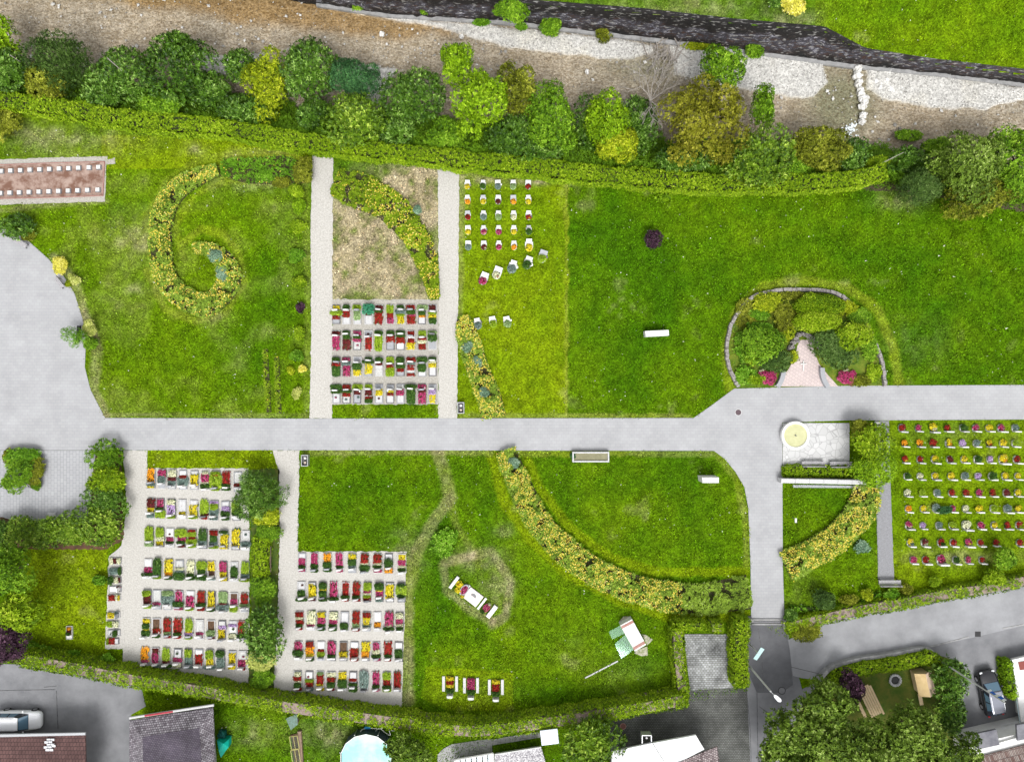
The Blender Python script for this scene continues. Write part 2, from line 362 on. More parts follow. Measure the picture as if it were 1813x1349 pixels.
# pebbles
def stones(name, n, test, smin, smax, m, z0, kind='stuff', parent=None, label=None, cat_=None):
    x = rng.uniform(-60, 60, n*6); y = rng.uniform(14, 45, n*6); k = test(x, y); x = x[k][:n]; y = y[k][:n]; n = len(x)
    s = smin+(smax-smin)*rng.random(n)**3
    base = np.array([(1,0,0),(0,1,0),(-1,0,0),(0,-1,0),(.1,.1,.6),(0,0,-.5)])
    a = rng.uniform(0, 6.28, n); v = base[None]*s[:,None,None]*rng.uniform(.6,1.2,(n,6,1)); v[:,:,0] *= rng.uniform(.6,1,n)[:,None]
    xr = v[...,0]*np.cos(a)[:,None]-v[...,1]*np.sin(a)[:,None]; yr = v[...,0]*np.sin(a)[:,None]+v[...,1]*np.cos(a)[:,None]
    V = np.stack([x[:,None]+xr, y[:,None]+yr, z0+v[...,2]], -1).reshape(-1,3)
    f = np.array([(0,1,4),(1,2,4),(2,3,4),(3,0,4),(1,0,5),(2,1,5),(3,2,5),(0,3,5)]); F = (f[None]+np.arange(n)[:,None,None]*6).reshape(-1,3)
    o = npmesh(name, V, F, m, tint=np.repeat(rng.random(n), 8), origin=np.array([0,0,-3.])); return tag(o, label, cat_, kind=kind)
M_peb = leafmat('pebbles', (.26,.25,.23), (.66,.65,.62), rough=.8)
M_peb2 = leafmat('bed_stones', (.24,.19,.13), (.50,.43,.34), rough=.8)
inr = lambda x, y: (y < np.interp(x, wallb[:,0], wallb[:,1])-.1) & (y > np.interp(x, bankw[:,0], bankw[:,1])+4.2)
stones('pebbles', 26000, lambda x, y: inr(x,y) & (riverz_col(x,y) > .5), .04, .13, M_peb, -2.7, label='pale rounded pebbles covering the dry gravel bars', cat_='pebbles')
stones('bed_stones', 22000, lambda x, y: inr(x,y) & (riverz_col(x,y) < .6), .03, .10, M_peb2, -2.99, label='brown and grey stones lying on the shallow river bed', cat_='stones')
stones('white_cobbles', 900, lambda x, y: inr(x,y) & (np.abs(riverz_col(x,y)-.2) < .25), .08, .26, M_peb, -2.85, label='scattered white cobbles along the edges of the gravel bars', cat_='cobbles')

# ------------------------------------------------------------------ lawn colour from place to place
GD = np.array([.043,.120,.0015]); GM = np.array([.098,.205,.002]); GY = np.array([.205,.265,.004]); DRY = np.array([.20,.165,.07]); STR = np.array([.44,.38,.255]); SOIL = np.array([.13,.09,.06])
TRACKS = [([(775,798),(785,830),(797,880),(765,930),(738,975),(722,1060),(722,1240)],13,.5,.55),
          ([(797,880),(805,925),(830,965),(850,1000)],8,.5,.15), ([(722,1010),(725,1130),(728,1245)],9,.6,.15),
          ([(870,800),(890,880),(935,950),(1005,1015),(1100,1062),(1180,1090),(1320,1090)],13,.75,.0),
          ([(930,805),(955,865),(1010,935),(1080,985),(1160,1012),(1320,1012)],10,.7,.0),
          ([(1270,805),(1305,850),(1320,920),(1322,1000)],8,.65,.15),
          ([(1293,690),(1285,620),(1305,550),(1350,508),(1420,497),(1500,508),(1555,550),(1582,620),(1592,680)],11,.7,.08),
          ([(258,440),(262,380),(300,320),(350,285),(440,268),(530,265)],9,.65,.1),
          ([(262,480),(290,545),(345,570),(400,555),(432,500),(425,450),(395,415),(355,405),(325,430)],8,.75,.1),
          ([(325,460),(310,400),(345,345),(400,320),(520,325)],7,.7,.05),
          ([(818,300),(815,420),(814,560)],7,.5,.35),([(540,300),(545,500),(543,735)],8,.5,.15),
          ([(185,737),(240,734),(540,736)],5,.5,.3),([(812,736),(1000,736),(1220,738)],6,.7,.2),([(540,802),(760,800),(870,802)],6,.6,.35),([(920,803),(1260,803)],7,.7,.2),
          ([(130,500),(150,560),(172,620),(165,690),(185,735)],12,.5,.55),([(95,455),(135,500)],9,.4,.5),
          ([(0,372),(100,362),(190,356)],6,.5,.3),([(790,995),(870,975),(905,1030),(895,1090),(870,1105)],10,.4,.6),([(785,1000),(790,1045),(840,1085),(870,1100)],9,.4,.5),
          ([(1003,330),(1003,735)],4,.9,.12)]
PATCH = [(690,330,70,35,.3,.9),(745,360,32,60,.3,1.1),(740,310,50,22,.2,1.3),(650,400,60,35,.3,1.0),(640,470,65,55,.4,.85),(720,500,60,45,.4,.75),(600,440,25,90,.4,.5),
         (860,310,45,14,.5,.7),(960,318,70,9,.5,.6),(1000,320,200,6,.5,.35),(1600,350,40,20,.4,.5),(720,985,26,40,.5,.5),(890,940,14,12,.3,.6),(840,990,45,20,.5,.55),(880,1040,25,30,.5,.5),
         (345,265,20,10,.3,.6),(240,420,50,50,.7,.25),(240,512,16,10,.4,.6),(450,320,70,22,.55,.35),(500,310,35,18,.2,.55),(120,250,120,25,.7,.35),(60,240,60,20,.7,.3),
         (1010,1150,40,30,.8,.05),(1100,1190,60,30,.9,.1),(1690,770,90,20,.6,.1),(1700,985,90,15,.6,.35),(1420,1045,30,60,.7,.1),(1200,20,160,25,.8,.35),(1400,40,40,18,.6,.6),(455,1300,50,25,.8,.3),(580,1300,45,30,.6,.55),
         (1620,610,60,40,.5,.1),(105,1010,60,60,.9,.02),(850,1225,60,22,.95,.05)]
DARK = [(1190,800,60,40),(640,880,80,70),(430,640,60,80),(730,1200,40,70),(1110,480,110,140),(1230,830,50,50),(780,1020,20,90),(480,520,50,160),(760,945,30,35),(1440,880,60,30),(1000,1230,120,20)]
def lawn_col(px, py, x, y, fine=True):
    n1 = fbm(x, y, 9, 21); n2 = fbm(x, y, 2.4, 22); n3 = fbm(x, y, .8, 23, 3)
    yel = .33+(n1-.5)*.4+(n2-.5)*.5
    dry = np.clip((n2-.70)*1.5, 0, .2)
    yel = yel+.33*((px > 806) & (px < 1003+(n3-.5)*5) & (py < 742) & (py > 285))            # mown strip of another mix
    yel = yel-.10*((px > 1003) & (py < 742))+.10*((px < 560) & (py < 742))+.25*((px > 1570) & (py > 742) & (py < 1060))+.35*((px > 255) & (px < 500) & (py > 790) & (py < 832))
    yel = yel+.35*((px > 180) & (px < 560) & (py > 240) & (py < 300))+.35*((px > 40) & (px < 190) & (py > 970) & (py < 1160))+.3*(inpoly(px,py,[(755,1180),(908,1190),(908,1256),(790,1256),(745,1235)]))
    yel = yel+.18*((px > 1440) & (py < 160))
    dry = dry+.10*np.clip((n2-.45)*4,0,1)*((px < 560) & (py < 742))
    for L_, w, ty, td in TRACKS:
        k = 1-sstep(w*.5, w*1.1, dpoly(px, py, L_)+(n3-.5)*8)
        yel = yel*(1-k)+k*np.maximum(yel, ty); dry = dry+k*td*np.clip(.35+1.6*(n2-.3), 0, 1.3)
    for cx, cy, rx, ry, ty, td in PATCH:
        k = np.exp(-(((px-cx)/rx)**2+((py-cy)/ry)**2)*1.1); dry = dry+k*td*np.clip(.4+1.8*(n3-.3), 0, 1.5)*.8
    for cx, cy, rx, ry in DARK:
        yel = yel-.22*np.exp(-((px-cx)/rx)**2-((py-cy)/ry)**2)
    d = inpoly(px, py, [(588,296),(776,296),(776,532),(588,532)]); dry = dry+.42*d*np.clip(.2+1.6*n3, 0, 1.2)*(py > 330)
    yel = np.clip(yel, 0, 1)[...,None]; dry = np.clip(dry, 0, 1)[...,None]
    c = GD*(1-yel)**1.5+GM*(1-(1-yel)**1.5-yel**1.6)*1.0+GY*yel**1.6
    dr = DRY*(1-n3[...,None])+STR*n3[...,None]
    c = c*(1-dry)+dr*dry
    if fine: c = c*(.42+.9*fbm(x, y, .45, 31, 2)[...,None])
    return c
def lawn_sheet(name, x0, x1, y0, y1, s, test, zf):
    X, Y, F = grid(x0, x1, y0, y1, s); fx = X[F].mean(1); fy = Y[F].mean(1); F = F[test(fx, fy)]
    Z = zf(X, Y); px, py = PX(X, Y); return tag(npmesh(name, np.c_[X,Y,Z], F, M_ground, col=lawn_col(px, py, X, Y), origin=np.zeros(3), smooth=True), kind='structure')
south = lambda x, y: y < np.interp(x, bankw[:,0], bankw[:,1])+.8
lawn_sheet('lawn', -56, 56, -42, 26, .2, south, lambda x, y: gz(x, y)+(fbm(x,y,.5,41,2)-.5)*.03-.02)
X, Y, F = grid(-300, 300, -300, 60, 5); c = lawn_col(*PX(X,Y), X, Y); fx = X[F].mean(1); fy = Y[F].mean(1)
tag(npmesh('meadow', np.c_[X,Y,0*X-.12], F[((abs(fx) > 54) | (fy < -40)) & (fy < np.interp(fx, bankw[:,0], bankw[:,1])-3)], M_ground, col=c, origin=np.zeros(3)), kind='structure')
# far bank: lawn behind the river wall, follows the wall's top
def nz_(x, y):
    yt = np.interp(x, wallt[:,0], wallt[:,1]); zt = np.interp(x, wallt[:,0], wallt[:,2]); return zt+(0.4-zt)*sstep(0, 9, y-yt)-.03
lawn_sheet('far_lawn', -60, 60, 24, 52, .2, lambda x, y: y > np.interp(x, wallt[:,0], wallt[:,1])-.05, nz_)

# river wall: stained stone blocks, wet and dark, white lichen
m, nt, b = nmat('river_wall_stone'); inp(b,'Roughness',.75)
tc = nt.nodes.new('ShaderNodeTexCoord'); n1 = nt.nodes.new('ShaderNodeTexNoise'); n1.inputs['Scale'].default_value = 2.4; n1.inputs['Detail'].default_value = 9; n1.inputs['Roughness'].default_value = .8
r1 = nt.nodes.new('ShaderNodeValToRGB'); e = r1.color_ramp.elements; e[0].position = .36; e[0].color = (.006,.005,.004,1); e[1].position = .69; e[1].color = (.46,.45,.43,1)
for p_, c_ in ((.41,(.030,.011,.004)),(.46,(.010,.009,.010)),(.55,(.020,.019,.022)),(.60,(.10,.098,.10))): x = e.new(p_); x.color = (*c_,1)
L = nt.links.new; mpw = nt.nodes.new('ShaderNodeMapping'); mpw.inputs['Scale'].default_value = (.45,2.2,1.6); mpw.inputs['Rotation'].default_value = (0,0,.07); L(tc.outputs['Object'], mpw.inputs[0]); L(mpw.outputs[0], n1.inputs['Vector']); L(n1.outputs['Fac'], r1.inputs[0]); L(r1.outputs[0], b.inputs['Base Color'])
bp = nt.nodes.new('ShaderNodeBump'); bp.inputs['Strength'].default_value = 1; bp.inputs['Distance'].default_value = .15; L(n1.outputs['Fac'], bp.inputs['Height']); L(bp.outputs[0], b.inputs['Normal'])
sx = nt.nodes.new('ShaderNodeSeparateXYZ'); ng = nt.nodes.new('ShaderNodeNewGeometry'); n4 = nt.nodes.new('ShaderNodeTexNoise'); n4.inputs['Scale'].default_value = .5; n4.inputs['Detail'].default_value = 5
ad = nt.nodes.new('ShaderNodeMath'); ad.operation = 'MULTIPLY_ADD'; ad.inputs[1].default_value = 2.6; rz_ = nt.nodes.new('ShaderNodeValToRGB'); e = rz_.color_ramp.elements
mr_ = nt.nodes.new('ShaderNodeMapRange'); mr_.inputs['From Min'].default_value = -1.9; mr_.inputs['From Max'].default_value = 1.7
e[0].position = .12; e[0].color = (.12,.11,.11,1); e[1].position = .92; e[1].color = (.25,.2,.18,1)
for p_, c_ in ((.25,(.7,.5,.4)),(.42,(2.6,2.6,2.9)),(.6,(2.2,2.2,2.5)),(.72,(.25,.16,.12))): x = e.new(p_); x.color = (*c_,1)
mu = nt.nodes.new('ShaderNodeMix'); mu.data_type = 'RGBA'; mu.blend_type = 'MULTIPLY'; mu.clamp_result = False; mu.inputs['Factor'].default_value = 1
L(ng.outputs['Position'], sx.inputs[0]); L(tc.outputs['Object'], n4.inputs['Vector']); L(n4.outputs['Fac'], ad.inputs[0]); L(sx.outputs['Z'], ad.inputs[2]); L(ad.outputs[0], mr_.inputs['Value']); L(mr_.outputs[0], rz_.inputs[0])
# pale lichen stays pale on every course
L(r1.outputs[0], mu.inputs['A']); L(rz_.outputs[0], mu.inputs['B']); n5 = nt.nodes.new('ShaderNodeTexNoise'); n5.inputs['Scale'].default_value = 3.4; n5.inputs['Detail'].default_value = 6; r5 = nt.nodes.new('ShaderNodeValToRGB'); r5.color_ramp.elements[0].position = .58; r5.color_ramp.elements[1].position = .66
m5 = nt.nodes.new('ShaderNodeMix'); m5.data_type = 'RGBA'; m5.inputs['B'].default_value = (.24,.235,.225,1); L(mpw.outputs[0], n5.inputs['Vector']); L(n5.outputs['Fac'], r5.inputs[0]); L(r5.outputs[0], m5.inputs['Factor']); L(mu.outputs['Result'], m5.inputs['A']); L(m5.outputs['Result'], b.inputs['Base Color'])
M_wall = m
M_conc = mat('concrete', (.34,.34,.34), (.22,.22,.22), 1.5, .85, bump=.2); M_dconc = mat('dark_concrete', (.11,.11,.13), (.19,.19,.21), .9, .8, bump=.3, bscale=5)
xs = np.arange(-60, 60.1, .5)
def wallpts(arr, x): return [np.interp(x, arr[:,0], arr[:,k]) for k in range(1, arr.shape[1])]
V = []; n = len(xs)
for i, x in enumerate(xs):
    yb, = wallpts(wallb, x); yt, zt = wallpts(wallt, x); rr = [rng.normal(0,.05) for _ in range(6)]
    yt = max(yt, yb+.25)
    V += [(x, yb, -3.3), (x, yb+rr[0], -2.9), (x, yb*.7+yt*.3+rr[1], -2.9*.7+zt*.3), (x, yb*.35+yt*.65+rr[2], -2.9*.35+zt*.65), (x, yt-.08+rr[3]*.6, zt), (x, yt+.35, zt+.03), (x, yt+.42, zt-.5)]
F = [(i*7+k, (i+1)*7+k, (i+1)*7+k+1, i*7+k+1) for i in range(n-1) for k in range(6)]
o = npmesh('river_wall', V, F, M_wall); tag(o, 'long dark stained stone wall holding up the far river bank', 'wall')
# pale footing ledge of the wall + smooth concrete slab stretch on the left
mb = MB()
for i in range(len(xs)-1):
    x0, x1 = xs[i], xs[i+1]; a, = wallpts(wallb, x0); c_, = wallpts(wallb, x1)
    if PX(x0, a, -3)[0] < 560: continue
    mb.add([(x0,a-.28,-3),(x1,c_-.28,-3),(x1,c_-.28,-2.62),(x0,a-.28,-2.62),(x0,a+.1,-2.62),(x1,c_+.1,-2.62)], [(0,1,2,3),(3,2,5,4)])
mb.build('footing', M_conc, parent=o)
q = [P(560,2,-2.4), P(868,30,-2.4), P(866,-8,.42), P(560,-26,.42)]
q = [p+np.array([0,-.12,0]) for p in q]; mb = MB(); qb = [p+np.array([0,.3,-.1]) for p in q]
mb.add(q+qb, [(0,1,2,3),(0,4,5,1),(1,5,6,2),(2,6,7,3),(3,7,4,0)]); mb.build('concrete_facing', M_dconc, parent=o)

# ------------------------------------------------------------------ paved and gravelled areas
M_pave = brickmat('grey_pavers', (.36,.363,.374), (.335,.338,.35), (.30,.305,.32), .45, .3, .014, var=.12, bump=.1)
M_pave2 = brickmat('pale_pavers', (.36,.365,.38), (.33,.335,.35), (.23,.235,.24), .5, .3, .016, var=.10, rot=pi/2, bump=.15)
M_gravel = mat('white_gravel', (.50,.485,.455), (.31,.295,.265), 8, .9, bump=.6, bscale=12, lo=.38, hi=.72)
M_gravel2 = mat('plot_gravel', (.45,.43,.395), (.25,.235,.20), 7, .9, bump=.5, bscale=13, lo=.3, hi=.72)
M_asph = mat('asphalt', (.225,.228,.24), (.145,.148,.158), .35, .85, bump=.25, bscale=14, detail=8)
M_asph2 = mat('dark_asphalt', (.095,.097,.105), (.135,.137,.147), .6, .85, bump=.25, bscale=14, detail=8)
M_road = mat('road_asphalt', (.30,.305,.32), (.22,.223,.235), .4, .85, bump=.2, bscale=14, detail=8)
PATH = [(0,405),(18,408),(48,425),(85,458),(112,488),(132,520),(146,565),(152,600),(150,650),(160,690),(186,740),(548,741),(1228,740),(1262,716),(1300,688),(1500,683),(1900,681),(1900,742),(1573,744),(1503,744),(1385,748),(1386,1000),(1389,1096),(1330,1096),(1329,1000),(1325,900),(1318,862),(1302,835),(1283,812),(1264,798),(530,797),(-80,797),(-80,395)]
sheet('path', PATH, .03, M_pave)
sheet('gravel_path', [(553,270),(590,271),(589,400),(588,600),(588,740.5),(548,740.5),(551,600),(550,400)], .016, M_gravel, jit=.5)
sheet('gravel_path', [(775,298),(813,298),(811,560),(809,740.5),(776,740.5),(777,520)], .016, M_gravel, jit=.5)
PLOTA = [(588,530),(777,530),(776,716),(588,716)]
sheet('gravel_plot', PLOTA, .012, M_gravel2, jit=.8)
PLOTB = [(218,797.5),(261,797.5),(261,829),(440,829),(442,1000),(440,1216),(390,1205),(300,1190),(217,1172),(217,1148),(186,1148),(190,1050),(193,985),(215,965),(224,900),(222,850)]
sheet('gravel_plot', PLOTB, .012, M_gravel, jit=.6)
PLOTC = [(483,797.5),(530,797.5),(527,976),(720,976),(716,1100),(711,1253),(600,1240),(484,1222),(490,1100),(495,950),(492,830)]
sheet('gravel_plot', PLOTC, .012, M_gravel, jit=.6)
sheet('planting_strip', [(446,830),(494,830),(495,960),(490,1110),(484,1221),(440,1214),(444,1100)], .012, mat('strip_soil', (.03,.085,.005), (.09,.10,.02), 1.5, .95, bump=.5), jit=1)
sheet('courtyard', [(-40,797.5),(172,797.5),(166,850),(160,925),(90,930),(-40,920)], .036, M_pave2)
sheet('planting_bed', [(0,915),(40,922),(110,930),(155,925),(168,802),(214,802),(218,955),(190,972),(0,972)], .04, mat('bed_soil', (.13,.065,.04), (.06,.04,.02), 2, .95, bump=.5), jit=1)
M_flag = crackmat('plaza_flags', (.44,.44,.44), (.54,.54,.54), (.34,.34,.34), .6, .035)
sheet('plaza', [(1386,749),(1386,826),(1504,826),(1504,749)], .045, M_flag)
M_chip = mat('grey_chippings', (.26,.265,.28), (.19,.19,.20), 9, .9, bump=.5, bscale=14)
sheet('chipping_path', [(1549,745),(1574,745),(1577,860),(1583,1027),(1555,1027),(1552,900)], .018, M_chip, jit=.3)
# streets and yards
sheet('road', [(1396,1132),(1470,1098),(1560,1083),(1700,1057),(1830,1033),(1900,1020),(1900,1080),(1813,1107),(1715,1130),(1640,1145),(1560,1160),(1500,1172),(1470,1188),(1455,1204),(1420,1200),(1404,1196)], .018, M_road)
sheet('yard', [(1322,1090),(1396,1090),(1397,1132),(1420,1220),(1460,1200),(1640,1146),(1900,1075),(1900,1420),(1322,1420)], .008, M_asph)
sheet('ramp', [(1332,1099),(1388,1099),(1398,1150),(1404,1212),(1384,1226),(1340,1226),(1325,1190),(1325,1120)], .024, M_asph2)
sheet('lower_yard', [(-80,1172),(40,1176),(130,1190),(250,1216),(258,1250),(232,1265),(232,1420),(-80,1420)], .01, M_asph)
M_cob = brickmat('dark_setts', (.17,.17,.175), (.12,.12,.125), (.055,.06,.045), .16, .16, .03, var=.55, bump=.6)
sheet('sett_yard', [(1080,1275),(1208,1244),(1212,1216),(1322,1212),(1332,1420),(1080,1420)], .014, M_cob)
M_lot = brickmat('mossy_lot_blocks', (.36,.37,.38), (.22,.225,.23), (.12,.125,.10), .3, .2, .022, var=.85, bump=.4)
sheet('parking_bay', [(1210,1122),(1302,1122),(1308,1216),(1222,1222)], .022, M_lot)
# ------------------------------------------------------------------ foliage materials
LM = {}
def lm(k, *a, **kw): LM[k] = leafmat('leaves_'+k, *a, **kw)
lm('laurel', (0.0147,0.0441,0.0035), (0.0803,0.1801,0.0101), (0.2970,0.4601,0.1014), rough=.45, spec=.4)
lm('laurel_light', (0.0270,0.0666,0.0036), (0.1428,0.2577,0.0092), (0.3947,0.5182,0.0741), rough=.45, spec=.4)
lm('dark_conifer', (0.0147,0.0357,0.0063), (0.0648,0.1276,0.0186), (0.1550,0.2394,0.0635))
lm('teal_conifer', (.016,.048,.016), (.045,.14,.040), (.12,.28,.08))
lm('olive', (0.0420,0.0510,0.0037), (0.1742,0.2052,0.0100), (0.3528,0.3759,0.0441))
lm('ochre', (0.0675,0.0675,0.0036), (0.1955,0.2040,0.0102), (0.3570,0.3400,0.0425))
lm('lime', (0.0516,0.1188,0.0018), (0.2148,0.3752,0.0050), (0.3948,0.5830,0.0353))
lm('yellow_green', (0.0744,0.1188,0.0024), (0.2955,0.3665,0.0064), (0.5460,0.5830,0.0423))
lm('mid', (0.0306,0.0828,0.0030), (0.1428,0.2857,0.0085), (0.2966,0.4697,0.0371))
lm('hedge', (0.0595,0.1275,0.0017), (0.2214,0.3444,0.0049), (0.4420,0.5610,0.0425))
lm('plum', (.018,.008,.014), (.055,.024,.042), (.15,.075,.12))
lm('walnut', (0.0285,0.0570,0.0053), (0.1364,0.2241,0.0189), (0.3413,0.4473,0.1147))
lm('blue', (.08,.15,.10), (.20,.32,.20), (.38,.50,.36))
lm('variegated', (.20,.25,.04), (.50,.54,.13), (.75,.74,.30))
lm('yellow_bush', (.42,.40,.03), (.76,.70,.12), (.88,.82,.40))
lm('herb', (0.0375,0.1020,0.0037), (0.1364,0.3105,0.0100), (0.3297,0.5177,0.0706))
M_bark = mat('bark', (.10,.075,.05), (.17,.14,.11), 5, .95, bump=.5); M_twig = mat('dead_wood', (.34,.31,.28), (.20,.18,.16), 3, .9)
M_twigd = mat('hedge_twigs', (.012,.022,.004), (.03,.035,.008), 4, .95)
PPMc = lambda z: (H-z)/H/PPM

def crown_points(c, rx, ry, rz, n, lobes, rg, spread=.55, lobe=.45, low=-.35):
    """points and outward directions on a crown made of overlapping boughs"""
    if lobes <= 1:
        cs = np.zeros((1,3)); rs = np.array([1.0])
    else:
        d = unit(rg.normal(size=(lobes,3))); d[:,2] = np.abs(d[:,2])*.9-.15
        cs = d*(spread*rg.uniform(.55,1.1,(lobes,1))); rs = lobe*rg.uniform(.7,1.2,lobes)
        cs = np.r_[cs, [[0,0,0]]]; rs = np.r_[rs, .62]
    w = rs**2/np.sum(rs**2); li = rg.choice(len(rs), n, p=w)
    dv = unit(rg.normal(size=(n,3))); dv[:,2] = np.where(dv[:,2] < low, -dv[:,2], dv[:,2])
    rad = rs[li]*(1-.30*rg.random(n)**1.6)*(1+.22*(vnoise(dv[:,0]*3+li*7, dv[:,1]*3+dv[:,2]*5, 1.0, 77)-.4))
    # uneven outline
    p = cs[li]+dv*rad[:,None]
    q = p[:,None,:]-cs[None]; inside = (np.linalg.norm(q, axis=2)/rs[None] < .62).any(1)
    keep = ~inside | (rg.random(n) < .12); p = p[keep]; dv = dv[keep]; li = li[keep]
    tl = rg.random(len(rs))[li]
    h = p[:,2]
    return c+p*np.array([rx,ry,rz]), unit(dv/np.array([rx,ry,rz])), tl, h
def plant(name, px, py, rx, ry, h, kind, label, cat_, group=None, lobes=9, leaf=.24, dens=1.0, mode='star', per=5, aspect=.42, trunk=True, spread=.55, lobe=.45, zc=None, up=.55, seed=None, base=None, rzf=None, grow=None):
    rg = np.random.default_rng(seed if seed is not None else int(px*7+py*13))
    g0 = base
    rz = (rzf or .42)*h; zc0 = None
    x, y, _ = P(px, py, h*.55)
    if g0 is None: g0 = float(gz(np.array([x]), np.array([y]))[0])
    ztop = g0+h; z = ztop-rz
    k = (H-z)/H/PPM*(grow or (1.27 if h >= 2.4 else 1.12)); c = P(px, py, z); RX, RY = rx*k, ry*k
    area = 4*pi*((RX*RY)**.8+(RX*rz)**.8*2)/3
    la = leaf*leaf*aspect*.5*(per if mode == 'star' else 1)
    n = int(min(area*2.1*dens/la, 60000/(per if mode=='star' else 1)))
    p, nv, tl, hh = crown_points(c, RX, RY, rz, n, lobes, rg, spread, lobe)
    V, F = leaf_mesh(p, nv, np.full(len(p), leaf), aspect, mode, per, up, rg)
    tint = np.repeat(.30+.35*(tl-.5)+.45*(fbm(p[:,0], p[:,1], 1.3, 50)-.5)+rg.normal(0,.16,len(p)), per if mode == 'star' else 1)+rg.normal(0,.19,len(F))
    tint = np.clip(tint+.15, 0, 1)
    root = thing(name, (c[0], c[1], g0), label, cat_, group)
    npmesh('crown' if trunk else 'foliage', V, F, LM[kind], tint=tint, parent=root)
    mb = MB()
    top = c+np.array([0,0,rz*.25])
    r0 = max(.04, .035*h)*(1 if h < 5 else .8); q_ = 1+(.75*(z-g0)/H if h > 4 else 0)
    mb.tube([(c[0]*q_,c[1]*q_,g0-.3),(c[0]*(1+q_)/2,c[1]*(1+q_)/2,g0+h*.35),top], [r0, r0*.7, r0*.2], 7)
    for i in range(5 if trunk else 4):
        a = i*1.3+px; s = (c[0]*(1+q_)/2, c[1]*(1+q_)/2, g0+h*(.32+.06*i)); e = c+np.array([RX*.62*math.cos(a), RY*.62*math.sin(a), rz*.2])
        m_ = (np.array(s)+e)/2+np.array([0,0,-.05*h]); mb.tube([s, m_, e], [r0*.45, r0*.3, r0*.1], 5)
    mb.build('trunk' if trunk else 'stem', M_bark, parent=root)
    return root
GT = 'trees on the river bank'; GL = 'laurel bushes on the river bank'; GH = 'laurels around the paved courtyard'; GB = 'wild shrubs beside the gravel path'
T = lambda *a, **k: plant('tree', *a, **k)
S_ = lambda *a, **k: plant('shrub', *a, trunk=False, **k)
LA = dict(lobes=7, leaf=.30, aspect=.34, per=6, lobe=.55, spread=.42, up=.75)
SO = dict(lobes=16, leaf=.22, aspect=.5, per=4, lobe=.34, spread=.68)
# river bank, from left to right
T(8,75,32,48,6.5,'lime','bright lime tree cut by the left frame edge above the hedge','tree',GT, **SO)
S_(14,132,38,40,4.5,'laurel','dark bush at the left frame edge under the lime tree','bush',GL, **LA)
S_(6,215,32,36,1.8,'olive','brownish bush at the left frame edge on the lawn side of the hedge','bush', lobes=9)
T(110,112,55,48,6.0,'dark_conifer','very dark upright yew tree, leftmost big tree of the river bank','yew tree',GT, lobes=12, leaf=.26, aspect=.2, per=6, up=1.2)
S_(82,148,42,34,3.6,'olive','olive brown bush in front of the dark yew tree','bush',GL, lobes=10)
S_(212,138,54,50,5.2,'laurel','dark green laurel between the yew and the biggest laurel','laurel bush',GL, **LA)
S_(312,128,68,58,6.5,'laurel','biggest dark laurel of the river bank with a pointed top','laurel bush',GL, **LA)
S_(330,94,24,22,7.6,'laurel','small dark laurel top poking out above the biggest laurel','laurel bush',GL, **LA)
S_(372,160,48,38,4.2,'laurel','lower laurel at the right foot of the biggest laurel','laurel bush',GL, **LA)
S_(285,185,38,22,3.0,'mid','low mixed green shrub between hedge and biggest laurel','shrub',GL)
S_(185,172,36,22,2.8,'laurel','low dark shrub between hedge and second laurel from the left','shrub',GL, **LA)
S_(432,122,28,26,5.4,'laurel','small round laurel left of the yellow green tree','laurel bush',GL, **LA)
T(477,150,40,52,6.6,'yellow_green','yellow green tree between two dark laurels above the hedge','tree',GT, **SO)
S_(440,195,52,26,3.2,'laurel','low dark laurel under the yellow green tree','laurel bush',GL, **LA)
S_(550,135,56,52,6.2,'laurel','large round laurel right of the yellow green tree','laurel bush',GL, **LA)
T(630,142,38,40,6.6,'teal_conifer','blue green conifer between the two large round laurels','conifer',GT, lobes=14, leaf=.2, aspect=.3, per=5, lobe=.36, spread=.65)
S_(548,205,28,28,3.4,'laurel','small round laurel below the large round laurel near the gravel path','laurel bush',GL, **LA)
S_(626,216,54,46,4.8,'laurel_light','lighter laurel with yellowish tips below the blue green conifer','laurel bush',GL, **LA)
S_(733,172,56,54,6.0,'laurel','large round laurel with pale leaf tips right of the conifer','laurel bush',GL, **LA)
S_(708,234,34,28,3.2,'laurel','small laurel against the hedge below the large pale tipped laurel','laurel bush',GL, **LA)
S_(790,238,38,26,3.0,'mid','dark loose shrub at the foot of the tall lime tree','shrub',GL)
T(808,120,26,40,8.0,'lime','slender lime green tree leaning over the river shallows','tree',GT, **SO)
T(850,182,46,62,8.6,'lime','tall bright lime tree, brightest one in the middle of the bank','tree',GT, lobes=20, leaf=.26, aspect=.55, per=4, lobe=.32, spread=.7)
T(914,166,34,42,7.0,'olive','olive green tree right of the bright lime tree','tree',GT, **SO)
S_(902,240,50,34,4.0,'laurel','dark laurel mass below the olive green tree','laurel bush',GL, **LA)
T(976,214,48,58,6.8,'mid','mid green tree with a narrow top right of the olive tree','tree',GT, **SO)
S_(955,268,55,20,2.6,'laurel','low dark laurel between the mid green tree and hedge','laurel bush',GL, **LA)
S_(1046,225,34,46,4.2,'laurel','dark laurel between the mid green tree and the lime one','laurel bush',GL, **LA)
T(1078,218,40,50,7.0,'lime','lime green tree left of the bare dead tree','tree',GT, **SO)
T(1098,258,38,28,4.8,'yellow_green','low yellow green tree with fern like leaves against the hedge','tree',GT, **SO)
S_(1130,225,44,52,4.4,'laurel','dark laurel under the bare dead tree','laurel bush',GL, **LA)
T(1240,228,74,72,8.6,'ochre','large ochre tree turning yellow with bare branches showing','tree',GT, lobes=26, leaf=.24, aspect=.5, per=4, lobe=.26, spread=.76, dens=.8)
T(1274,126,38,34,7.6,'mid','dark green tree peeking out above the large ochre tree','tree',GT, **SO)
T(1348,195,18,36,7.0,'mid','slim upright green tree right of the large ochre tree','tree',GT, **SO)
